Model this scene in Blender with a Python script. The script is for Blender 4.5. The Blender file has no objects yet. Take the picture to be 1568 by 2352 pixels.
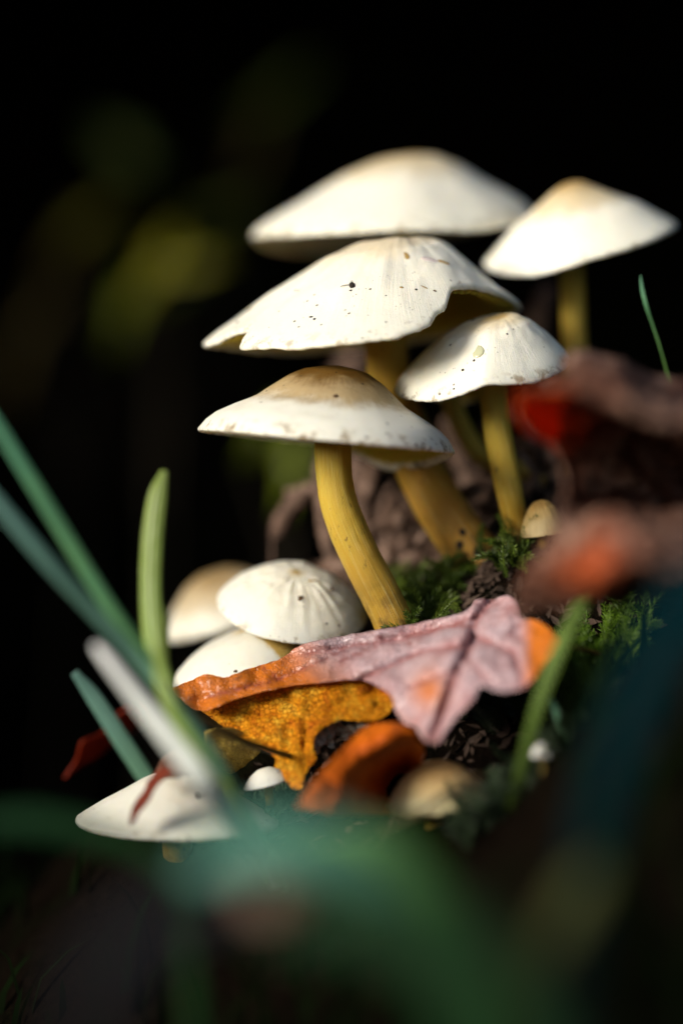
import bpy, math, random
import numpy as np
from mathutils import Vector, noise
from mathutils.bvhtree import BVHTree
from mathutils.geometry import delaunay_2d_cdt

random.seed(11)
scene = bpy.context.scene
col = scene.collection
PI = math.pi

# ------------------------------------------------------------------ camera
LENS = 90.0
FRAME_W = 0.107                      # metres across the frame at the plane of focus
PX = FRAME_W / 1568.0                # metres per photo pixel (1568 wide) at the plane of focus
DIST = FRAME_W * 1.5 * LENS / 36.0   # camera to plane of focus
Z0 = 0.12                            # camera height above the forest floor
cam_data = bpy.data.cameras.new("camera")
cam = bpy.data.objects.new("camera", cam_data)
col.objects.link(cam)
cam.location = (0, -DIST, Z0)
cam.rotation_euler = (PI / 2, 0, 0)
cam_data.sensor_fit = 'VERTICAL'
cam_data.sensor_height = 36.0
cam_data.sensor_width = 24.0
cam_data.lens = LENS
cam_data.clip_start = 0.005
cam_data.clip_end = 2000
cam_data.dof.use_dof = True
cam_data.dof.focus_distance = DIST - 0.004
cam_data.dof.aperture_fstop = 3.7
cam_data.dof.aperture_blades = 0
scene.camera = cam

# ------------------------------------------------------------------ sky and sun
SUN = Vector((-0.79, -0.53, 0.31)).normalized()
el = math.asin(SUN.z)
rot = math.atan2(SUN.x, SUN.y)
world = bpy.data.worlds.new("World")
scene.world = world
world.use_nodes = True
wn = world.node_tree
bg = wn.nodes["Background"]
sky = wn.nodes.new("ShaderNodeTexSky")
sky.sky_type = 'NISHITA'
sky.sun_disc = False
sky.sun_elevation = el
sky.sun_rotation = rot
sky.air_density = 1.0
sky.dust_density = 2.5
wn.links.new(sky.outputs[0], bg.inputs[0])
bg.inputs[1].default_value = 0.08
sd = bpy.data.lights.new("sun", 'SUN')
sd.energy = 3.0
sd.angle = math.radians(24)
sd.color = (1.0, 0.95, 0.87)
so = bpy.data.objects.new("sun", sd)
so.rotation_euler = (-SUN).to_track_quat('-Z', 'Y').to_euler()
so.location = (-1, -1, 2)
col.objects.link(so)
scene.view_settings.view_transform = 'Standard'
scene.view_settings.look = 'None'
scene.view_settings.gamma = 1.0
scene.view_settings.use_curve_mapping = False
scene.view_settings.exposure = 0.9
scene.render.engine = 'CYCLES'
scene.cycles.max_bounces = 8
scene.cycles.use_denoising = True


# ------------------------------------------------------------------ helpers
def P(px, py, d):
    """photo pixel (1568 wide) at d millimetres behind the plane of focus"""
    d *= 0.001
    s = PX * (DIST + d) / DIST
    return Vector(((px - 784) * s, d, Z0 + (1176 - py) * s))


def tag(o, label=None, cat=None, group=None, kind=None):
    if label: o["label"] = label
    if cat: o["category"] = cat
    if group: o["group"] = group
    if kind: o["kind"] = kind
    return o


def thing(name, loc, label, cat, group=None):
    o = bpy.data.objects.new(name, None)
    o.empty_display_size = 0.005
    o.location = loc
    col.objects.link(o)
    return tag(o, label, cat, group)


def mk(name, verts, faces, mat, parent=None, base=None, attrs=None, smooth=True):
    """verts are world positions; origin goes to base (or the parent's location)"""
    if base is None:
        base = parent_base(parent) if parent else Vector(verts[0])
    me = bpy.data.meshes.new(name)
    me.from_pydata([tuple(Vector(v) - base) for v in verts], [], faces)
    if smooth:
        me.polygons.foreach_set("use_smooth", [True] * len(me.polygons))
    for k, a in (attrs or {}).items():
        if len(a) and isinstance(a[0], (tuple, list)):
            at = me.attributes.new(k, 'FLOAT_VECTOR', 'POINT')
            at.data.foreach_set("vector", [c for v in a for c in v])
        else:
            at = me.attributes.new(k, 'FLOAT', 'POINT')
            at.data.foreach_set("value", list(a))
    me.materials.append(mat)
    me.update()
    o = bpy.data.objects.new(name, me)
    col.objects.link(o)
    if parent:
        o.parent = parent
        o.location = base - parent_base(parent)
    else:
        o.location = base
    return o


def parent_base(p):
    b = Vector(p.location)
    q = p.parent
    while q:
        b += Vector(q.location)
        q = q.parent
    return b


def lerp_table(tab, x):
    if x <= tab[0][0]: return tab[0][1]
    for (a, b), (c, e) in zip(tab, tab[1:]):
        if x <= c:
            return b + (e - b) * (x - a) / max(c - a, 1e-9)
    return tab[-1][1]


def smooth_table(tab, n=400, it=6, periodic=False):
    xs = np.linspace(tab[0][0], tab[-1][0], n)
    ys = np.array([lerp_table(tab, x) for x in xs])
    for _ in range(it):
        if periodic:
            ys = (np.roll(ys, 1) + ys * 2 + np.roll(ys, -1)) / 4
        else:
            y2 = ys.copy()
            y2[1:-1] = (ys[:-2] + 2 * ys[1:-1] + ys[2:]) / 4
            ys = y2
    return lambda x: float(np.interp(x, xs, ys))


def angle_table(tab, it=10):
    """periodic function of an angle in degrees, 0 = right, 90 = back, 180 = left, 270 = front"""
    if not tab: return lambda a: 0.0
    t = sorted(tab)
    full = [(a - 360, v) for a, v in t] + t + [(a + 360, v) for a, v in t]
    base = [(a, lerp_table(full, a)) for a in range(0, 361)]
    return smooth_table(base, 721, it, True)


def spline(pts, n):
    """Catmull-Rom through points of any dimension"""
    pts = [np.array(p, float) for p in pts]
    ext = [2 * pts[0] - pts[1]] + pts + [2 * pts[-1] - pts[-2]]
    out = []
    segs = len(pts) - 1
    for i in range(n):
        t = i / (n - 1) * segs
        k = min(int(t), segs - 1)
        t -= k
        a, b, c, d = ext[k:k + 4]
        out.append(0.5 * (2 * b + (c - a) * t + (2 * a - 5 * b + 4 * c - d) * t * t + (3 * b - a - 3 * c + d) * t ** 3))
    return out


def fbm(v, o=4):
    return noise.fractal(v, 0.8, 2.0, o)


# ------------------------------------------------------------------ materials
class NT:
    def __init__(self, name):
        self.m = bpy.data.materials.new(name)
        self.m.use_nodes = True
        self.t = self.m.node_tree
        self.b = self.t.nodes["Principled BSDF"]

    def n(self, kind, **kw):
        x = self.t.nodes.new(kind)
        for k, v in kw.items():
            setattr(x, k, v)
        return x

    def l(self, a, b):
        self.t.links.new(a, b)

    def val(self, sock, v):
        if hasattr(v, "is_output") or isinstance(v, bpy.types.NodeSocket):
            self.l(v, sock)
        else:
            sock.default_value = v

    def math(self, op, a, b=0.0, clamp=False):
        x = self.n("ShaderNodeMath", operation=op, use_clamp=clamp)
        self.val(x.inputs[0], a)
        self.val(x.inputs[1], b)
        return x.outputs[0]

    def mix(self, f, a, b):
        x = self.n("ShaderNodeMix", data_type='RGBA')
        self.val(x.inputs[0], f)
        self.val(x.inputs[6], a if not isinstance(a, tuple) else (*a, 1)[:4])
        self.val(x.inputs[7], b if not isinstance(b, tuple) else (*b, 1)[:4])
        return x.outputs[2]

    def attr(self, name, out="Fac"):
        x = self.n("ShaderNodeAttribute", attribute_name=name)
        return x.outputs[out]

    def noise(self, scale, detail=4, rough=0.55, vec=None, dist=0.0):
        x = self.n("ShaderNodeTexNoise")
        x.inputs["Scale"].default_value = scale
        x.inputs["Detail"].default_value = detail
        x.inputs["Roughness"].default_value = rough
        x.inputs["Distortion"].default_value = dist
        self.l(vec if vec is not None else self.obj(), x.inputs["Vector"])
        return x.outputs["Fac"]

    def voro(self, scale, feature='F1', vec=None):
        x = self.n("ShaderNodeTexVoronoi", feature=feature)
        x.inputs["Scale"].default_value = scale
        self.l(vec if vec is not None else self.obj(), x.inputs["Vector"])
        return x.outputs["Distance"]

    def obj(self):
        if not hasattr(self, "_o"):
            self._o = self.n("ShaderNodeTexCoord").outputs["Object"]
        return self._o

    def ramp(self, f, stops, interp='LINEAR'):
        x = self.n("ShaderNodeValToRGB")
        r = x.color_ramp
        r.interpolation = interp
        while len(r.elements) < len(stops):
            r.elements.new(0.5)
        for e, (p, c) in zip(r.elements, stops):
            e.position = p
            e.color = (*c, 1)[:4] if isinstance(c, tuple) else (c, c, c, 1)
        self.l(f, x.inputs[0])
        return x.outputs[0]

    def bump(self, h, dist, strength=1.0, prev=None):
        x = self.n("ShaderNodeBump")
        x.inputs["Strength"].default_value = strength
        x.inputs["Distance"].default_value = dist
        self.l(h, x.inputs["Height"])
        if prev is not None: self.l(prev, x.inputs["Normal"])
        self.l(x.outputs[0], self.b.inputs["Normal"])
        return x.outputs[0]

    def set(self, **kw):
        for k, v in kw.items():
            self.b.inputs[k.replace("_", " ")].default_value = v
        return self

    def color(self, s):
        self.val(self.b.inputs["Base Color"], (*s, 1)[:4] if isinstance(s, tuple) else s)


def cap_material(name, crown, mid, white, r0, r1, specks=1.0, blotch=0.0, stripes=0.0, edge=0.5, rim_edge=(0.20, 0.13, 0.05)):
    """polar attribute = (cos, sin, rho): crown colour blending outwards"""
    t = NT(name)
    pol = t.attr("polar", "Vector")
    sep = t.n("ShaderNodeSeparateXYZ")
    t.l(pol, sep.inputs[0])
    rho = sep.outputs[2]
    # fibre coordinates: fine round the cap, long towards the rim
    fv = t.n("ShaderNodeCombineXYZ")
    t.l(t.math('MULTIPLY', sep.outputs[0], 26.0), fv.inputs[0])
    t.l(t.math('MULTIPLY', sep.outputs[1], 26.0), fv.inputs[1])
    t.l(t.math('MULTIPLY', rho, 2.2), fv.inputs[2])
    fib = t.noise(2.6, 5, 0.62, fv.outputs[0])
    big = t.noise(170, 4, 0.6)
    fine = t.noise(1500, 5, 0.7)
    f = t.math('ADD', rho, t.math('MULTIPLY', t.math('SUBTRACT', big, 0.5), 0.34))
    f = t.math('ADD', f, t.math('MULTIPLY', t.math('SUBTRACT', fib, 0.5), 0.16))
    f = t.math('ADD', f, t.math('MULTIPLY', t.math('SUBTRACT', fine, 0.5), 0.12))
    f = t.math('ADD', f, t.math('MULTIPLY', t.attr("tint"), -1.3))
    c = t.ramp(f, [(0.0, crown), (max(r0, 0.01), crown), ((r0 + r1) / 2, mid), (r1, white), (1.0, white)], 'EASE')
    # faint stains
    c = t.mix(t.math('MULTIPLY', t.ramp(big, [(0.55, 0.0), (0.8, 1.0)]), 0.22 + blotch), c, mid)
    if stripes:
        c = t.mix(t.math('MULTIPLY', t.ramp(fib, [(0.42, 0.0), (0.60, 1.0)]), stripes), c, crown)
    # rim flecks
    rm = t.math('MULTIPLY', t.ramp(rho, [(0.93, 0.0), (0.99, 1.0)]), t.ramp(t.noise(420, 4, 0.7), [(0.52, 0.0), (0.62, 1.0)]))
    c = t.mix(t.math('MULTIPLY', rm, edge), c, rim_edge)
    # soil specks
    v = t.voro(520)
    sp = t.math('MULTIPLY', t.ramp(v, [(0.0, 1.0), (0.10, 1.0), (0.15, 0.0)]), t.ramp(t.noise(130, 3), [(0.50, 0.0), (0.60, 1.0)]))
    c = t.mix(t.math('MULTIPLY', sp, 0.85 * specks), c, (0.05, 0.035, 0.015))
    v2 = t.voro(1150)
    sp2 = t.math('MULTIPLY', t.ramp(v2, [(0.0, 1.0), (0.10, 1.0), (0.18, 0.0)]), t.ramp(t.noise(210, 3), [(0.56, 0.0), (0.64, 1.0)]))
    c = t.mix(t.math('MULTIPLY', sp2, 0.7 * specks), c, (0.10, 0.07, 0.02))
    t.color(c)
    t.set(Roughness=0.43, Subsurface_Weight=0.35, Subsurface_Scale=0.002)
    t.b.inputs["Subsurface Radius"].default_value = (1.0, 0.75, 0.4)
    t.b.inputs["Specular IOR Level"].default_value = 0.35
    b1 = t.bump(fib, 0.00016, 0.45)
    t.bump(fine, 0.00010, 0.6, b1)
    return t.m


def gill_material(name, c0, c1):
    t = NT(name)
    n = t.noise(260, 4)
    t.color(t.mix(n, c0, c1))
    t.set(Roughness=0.7, Subsurface_Weight=0.25, Subsurface_Scale=0.0015)
    t.b.inputs["Specular IOR Level"].default_value = 0.2
    return t.m


def stem_material(name, top, mid, low, dark=1.0):
    t = NT(name)
    pol = t.attr("polar", "Vector")
    sep = t.n("ShaderNodeSeparateXYZ")
    t.l(pol, sep.inputs[0])
    fv = t.n("ShaderNodeCombineXYZ")
    t.l(t.math('MULTIPLY', sep.outputs[0], 7.0), fv.inputs[0])
    t.l(t.math('MULTIPLY', sep.outputs[1], 7.0), fv.inputs[1])
    t.l(t.math('MULTIPLY', sep.outputs[2], 1.6), fv.inputs[2])
    fib = t.noise(2.6, 5, 0.62, fv.outputs[0])
    big = t.noise(140, 4, 0.6)
    f = t.math('ADD', sep.outputs[2], t.math('MULTIPLY', t.math('SUBTRACT', big, 0.5), 0.5))
    f = t.math('ADD', f, t.math('MULTIPLY', t.math('SUBTRACT', fib, 0.5), 0.35))
    c = t.ramp(f, [(0.0, top), (0.38, mid), (0.9, low)])
    c = t.mix(t.math('MULTIPLY', t.ramp(fib, [(0.5, 0.0), (0.75, 1.0)]), 0.25), c, low)
    c = t.mix(t.math('MULTIPLY', t.ramp(fib, [(0.28, 1.0), (0.45, 0.0)]), 0.45), c, (0.74, 0.66, 0.34))
    # brown scuffs drawn out along the stem
    sv = t.n("ShaderNodeMapping")
    sv.inputs["Scale"].default_value = (1, 1, 0.45)
    t.l(t.obj(), sv.inputs[0])
    sc = t.noise(900, 4, 0.7, vec=sv.outputs[0])
    m = t.math('MULTIPLY', t.ramp(sc, [(0.60, 0.0), (0.68, 1.0)]), t.ramp(t.noise(170, 3), [(0.47, 0.0), (0.60, 1.0)]))
    c = t.mix(t.math('MULTIPLY', m, 0.75 * dark), c, (0.09, 0.05, 0.012))
    # dirty foot
    ft = t.math('MULTIPLY', t.ramp(sep.outputs[2], [(0.72, 0.0), (1.0, 1.0)]), t.ramp(t.noise(330, 4), [(0.45, 0.0), (0.6, 1.0)]))
    c = t.mix(t.math('MULTIPLY', ft, 0.8), c, (0.05, 0.028, 0.01))
    t.color(c)
    t.set(Roughness=0.5, Subsurface_Weight=0.2, Subsurface_Scale=0.0012)
    t.b.inputs["Specular IOR Level"].default_value = 0.4
    t.bump(fib, 0.0003, 0.7)
    return t.m


def leaf_material(name, c0, c1, c2, scale=120, rough=0.45, spec=0.5, cell=0.0, tint=None, translucent=0.15, bump=0.0002, coat=0.0, vein=None):
    """two-tone mottled leaf, optional fine vein cells and a second colour where the tint attribute says so"""
    t = NT(name)
    n = t.noise(scale, 5, 0.65, dist=0.4)
    n2 = t.noise(scale * 4, 5, 0.7)
    f = t.math('ADD', t.math('MULTIPLY', n, 0.75), t.math('MULTIPLY', n2, 0.3))
    if cell:
        n3 = t.noise(1000, 4, 0.75)
        f = t.math('ADD', t.math('MULTIPLY', n, 0.55), t.math('ADD', t.math('MULTIPLY', n2, 0.22), t.math('MULTIPLY', n3, 0.25)))
    c = t.ramp(f, [(0.36, c0), (0.52, c1), (0.68, c2)])
    h = n2
    if cell:
        v = t.voro(1500, 'DISTANCE_TO_EDGE')
        e = t.ramp(v, [(0.0, 1.0), (0.12, 0.0)])
        c = t.mix(t.math('MULTIPLY', e, cell), c, tuple(x * 0.35 for x in c0))
        v4 = t.voro(430, 'DISTANCE_TO_EDGE')
        e4 = t.ramp(v4, [(0.0, 1.0), (0.07, 0.0)])
        c = t.mix(t.math('MULTIPLY', e4, cell * 0.8), c, tuple(x * 0.4 for x in c0))
        h = t.math('ADD', n2, t.math('MULTIPLY', e, -0.6))
    if tint:
        c = t.mix(t.attr("tint"), c, t.ramp(n, [(0.3, tuple(x * 0.72 for x in tint)), (0.7, tint)]))
    if vein: c = t.mix(t.math('MULTIPLY', t.attr("vein"), 0.75), c, vein)
    # dark edge decay
    sp = t.ramp(t.noise(scale * 2.3, 4, 0.6), [(0.66, 0.0), (0.74, 1.0)])
    c = t.mix(t.math('MULTIPLY', sp, 0.6), c, (0.03, 0.015, 0.008))
    t.color(c)
    t.set(Roughness=rough)
    t.b.inputs["Specular IOR Level"].default_value = spec
    t.b.inputs["Coat Weight"].default_value = coat
    t.b.inputs["Coat Roughness"].default_value = 0.25
    t.bump(h, bump, 0.8)
    if translucent:
        tr = t.n("ShaderNodeBsdfTranslucent")
        t.l(c, tr.inputs[0])
        ms = t.n("ShaderNodeMixShader")
        ms.inputs[0].default_value = translucent
        out = t.t.nodes["Material Output"]
        t.l(t.b.outputs[0], ms.inputs[1])
        t.l(tr.outputs[0], ms.inputs[2])
        t.l(ms.outputs[0], out.inputs[0])
    return t.m


def grass_material(name, c0, c1, rough=0.4, spec=0.5, translucent=0.3, end=0.9):
    t = NT(name)
    pol = t.attr("polar", "Vector")
    sep = t.n("ShaderNodeSeparateXYZ")
    t.l(pol, sep.inputs[0])
    n = t.noise(90, 4)
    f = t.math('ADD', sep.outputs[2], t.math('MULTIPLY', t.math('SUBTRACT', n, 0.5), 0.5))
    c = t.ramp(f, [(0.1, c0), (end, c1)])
    w = t.math('SINE', t.math('MULTIPLY', sep.outputs[0], 26.0))
    t.color(c)
    t.set(Roughness=rough)
    t.b.inputs["Specular IOR Level"].default_value = spec
    t.bump(w, 0.0001, 0.5)
    tr = t.n("ShaderNodeBsdfTranslucent")
    t.l(c, tr.inputs[0])
    ms = t.n("ShaderNodeMixShader")
    ms.inputs[0].default_value = translucent
    t.l(t.b.outputs[0], ms.inputs[1])
    t.l(tr.outputs[0], ms.inputs[2])
    t.l(ms.outputs[0], t.t.nodes["Material Output"].inputs[0])
    return t.m


def plain_material(name, c0, c1, scale=200, rough=0.7, bump=0.0003, spec=0.3):
    t = NT(name)
    n = t.noise(scale, 5, 0.65)
    t.color(t.ramp(n, [(0.35, c0), (0.65, c1)]))
    t.set(Roughness=rough)
    t.b.inputs["Specular IOR Level"].default_value = spec
    t.bump(n, bump, 0.8)
    return t.m


# ------------------------------------------------------------------ the ground
CTRL = [  # photo pixel and depth where the bank's surface is known
    (915, 1455, 0), (1118, 1305, 15), (1178, 1240, 9), (1245, 1240, 6), (1250, 1110, 28), (1332, 1115, 32), (1080, 1265, 42),
    (720, 1560, 14), (600, 1665, 8), (560, 1600, 48), (622, 1872, -3), (410, 1940, -6), (1000, 1902, -20), (1245, 1770, -34),
    (1400, 1560, -6), (1130, 1660, -8), (800, 1760, 4), (200, 2250, -10), (784, 2330, -55), (1500, 1250, 5), (1450, 1640, -30),
    (1480, 1440, -52), (300, 1800, 55), (500, 1750, 25), (1250, 1800, -45), (1500, 1000, 50), (950, 1430, 14),
    (850, 1420, 45), (1150, 1150, 75), (700, 1500, 80),
]
_c = np.array([tuple(P(*q)) for q in CTRL])
_n = len(_c)


def _tps(r2):
    return np.where(r2 > 1e-14, 0.5 * r2 * np.log(np.maximum(r2, 1e-14)), 0.0)


_s = 100.0
_xy = _c[:, :2] * _s
_K = _tps(((_xy[:, None] - _xy[None]) ** 2).sum(-1)) + 0.4 * np.eye(_n)
_A = np.zeros((_n + 3, _n + 3))
_A[:_n, :_n] = _K
_A[:_n, _n] = 1
_A[:_n, _n + 1:] = _xy
_A[_n, :_n] = 1
_A[_n + 1:, :_n] = _xy.T
_w = np.linalg.solve(_A, np.concatenate([_c[:, 2], np.zeros(3)]))


def ground_z(x, y, rough=True):
    q = np.array([[x, y]]) * _s
    z = float((_tps(((q - _xy) ** 2).sum(-1)) * _w[:_n]).sum() + _w[_n] + q[0] @ _w[_n + 1:])
    z = max(0.0, min(0.16, z))
    r = math.hypot(x - 0.012, y - 0.01)
    k = min(max((r - 0.055) / 0.16, 0), 1)
    k = k * k * (3 - 2 * k)
    z = z * (1 - k)
    if rough:
        v = Vector((x, y, 0))
        z += 0.0022 * fbm(v * 90, 5) * (1 - k) + 0.012 * fbm(v * 6, 4) * k * min(1, r)
    return z


def axis_coords(fine, n_f, far, n_c):
    a = np.linspace(-fine, fine, n_f)
    g = fine * (far / fine) ** (np.arange(1, n_c + 1) / n_c)
    return np.concatenate([-g[::-1], a, g])


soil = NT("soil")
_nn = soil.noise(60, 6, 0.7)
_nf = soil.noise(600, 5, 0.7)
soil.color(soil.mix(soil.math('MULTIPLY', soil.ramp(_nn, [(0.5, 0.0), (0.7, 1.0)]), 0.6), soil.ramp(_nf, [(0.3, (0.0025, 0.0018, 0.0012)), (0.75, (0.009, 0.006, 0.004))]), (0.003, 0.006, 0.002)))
soil.set(Roughness=0.9)
soil.b.inputs["Specular IOR Level"].default_value = 0.0
soil.bump(_nf, 0.0012, 0.9)

gx = axis_coords(0.10, 130, 400, 42)
gy = axis_coords(0.10, 130, 400, 42)
gv, gf = [], []
for y in gy:
    for x in gx:
        gv.append((x, y, ground_z(x, y)))
nx = len(gx)
for j in range(len(gy) - 1):
    for i in range(nx - 1):
        a = j * nx + i
        gf.append((a, a + 1, a + nx + 1, a + nx))
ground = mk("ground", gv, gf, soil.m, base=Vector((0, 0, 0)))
tag(ground, kind="structure")

# forest bank, invented: its undercut hollow keeps light off the black background
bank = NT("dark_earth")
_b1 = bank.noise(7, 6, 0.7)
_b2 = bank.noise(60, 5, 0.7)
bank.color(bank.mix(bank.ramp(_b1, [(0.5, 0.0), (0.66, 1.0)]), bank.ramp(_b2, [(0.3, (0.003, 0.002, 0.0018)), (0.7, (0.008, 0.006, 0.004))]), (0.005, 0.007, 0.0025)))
bank.set(Roughness=0.95)
bank.b.inputs["Specular IOR Level"].default_value = 0.0
bank.bump(_b2, 0.01, 0.8)
profile = [(0.62, -0.03), (0.80, 0.0), (0.95, 0.04), (1.02, 0.14), (1.03, 0.28), (0.98, 0.40), (0.84, 0.50), (0.62, 0.565), (0.40, 0.59), (0.33, 0.62),
           (0.40, 0.68), (0.75, 0.93), (1.3, 1.02), (2.2, 1.0), (3.6, 0.8), (5.5, 0.4), (7.5, -0.05)]
pr = spline(profile, 60)
bv, bf = [], []
NTH = 110
for i in range(NTH):
    th = math.radians(-22 + 234 * i / (NTH - 1))
    for (r, z) in pr:
        v = Vector((math.cos(th) * r, 0.26 + math.sin(th) * r, z))
        nz = fbm(v * 3.2, 5)
        k = 0.05 if r < 1.2 else 0.16
        v += Vector((math.cos(th), math.sin(th), 0.5)) * nz * k
        bv.append(v)
m = len(pr)
for i in range(NTH - 1):
    for j in range(m - 1):
        a = i * m + j
        bf.append((a, a + 1, a + m + 1, a + m))
tag(mk("shade_bank", bv, bf, bank.m, base=Vector((0, 0.26, 0))), kind="structure")

# unseen trunk beside the camera, added to shade the low ground
BARK = plain_material("shade_log_bark", (0.02, 0.014, 0.009), (0.09, 0.06, 0.04), 14, 0.9, 0.01)
axis = Vector((0.707, -0.707, 0.0))
lc = Vector((-0.42, -0.42, 0.085))
LV, LF = [], []
for k in range(41):
    for i in range(40):
        a = 2 * PI * i / 40
        q = Vector((math.cos(a), math.sin(a), k * 0.35))
        rr = 0.10 * (1 + 0.10 * fbm(q * 1.7, 4) + 0.03 * fbm(q * 7, 3))
        LV.append(lc + axis * (k - 24) * 0.05 + Vector((0.707, 0.707, 0)) * math.cos(a) * rr + Vector((0, 0, 1)) * math.sin(a) * rr)
for k in range(40):
    for i in range(40):
        a, b = k * 40 + i, k * 40 + (i + 1) % 40
        LF.append((a, b, b + 40, a + 40))
LF.append(tuple(reversed(range(40))))
LF.append(tuple(range(40 * 40, 41 * 40)))
tag(mk("added_shade_log", LV, LF, BARK, base=Vector((-0.42, -0.42, 0.0))), "thick rough-barked log out of view, added to shade the low ground", "log")

# ------------------------------------------------------------------ mushroom builder
GILL_Y = gill_material("gills_sulphur", (0.62, 0.48, 0.05), (0.70, 0.56, 0.10))
GILL_P = gill_material("gills_pale", (0.50, 0.44, 0.26), (0.62, 0.55, 0.36))
STEM_Y = stem_material("stem_yellow", (0.56, 0.45, 0.06), (0.57, 0.40, 0.04), (0.46, 0.26, 0.025))
STEM_O = stem_material("stem_ochre", (0.60, 0.41, 0.05), (0.64, 0.38, 0.035), (0.48, 0.24, 0.025), 1.3)
WHITE = (0.82, 0.785, 0.66)
CAP_MAIN = cap_material("cap_cream", (0.60, 0.40, 0.20), (0.73, 0.62, 0.42), WHITE, 0.02, 0.56)
CAP_BROWN = cap_material("cap_brown_centre", (0.13, 0.066, 0.012), (0.42, 0.31, 0.16), WHITE, 0.30, 0.74, edge=0.9)
CAP_BACK = cap_material("cap_tan_crown", (0.40, 0.26, 0.09), (0.62, 0.51, 0.32), WHITE, 0.06, 0.62, specks=0.5)
CAP_SIDE = cap_material("cap_ivory", (0.50, 0.34, 0.12), (0.68, 0.57, 0.37), WHITE, 0.04, 0.56, blotch=0.05, edge=0.7)
CAP_SMALL = cap_material("cap_white", (0.60, 0.39, 0.10), (0.76, 0.68, 0.50), WHITE, 0.0, 0.16, specks=0.8)
CAP_FAWN = cap_material("cap_fawn", (0.34, 0.23, 0.10), (0.50, 0.40, 0.25), (0.74, 0.70, 0.58), 0.35, 0.95)
CAP_TAN = cap_material("cap_tan", (0.30, 0.18, 0.05), (0.44, 0.29, 0.10), (0.52, 0.37, 0.16), 0.3, 0.9, stripes=0.45)
CAP_BUFF = cap_material("cap_buff", (0.46, 0.28, 0.11), (0.52, 0.36, 0.16), (0.66, 0.56, 0.30), 0.45, 0.95)

BVH = {}


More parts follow.
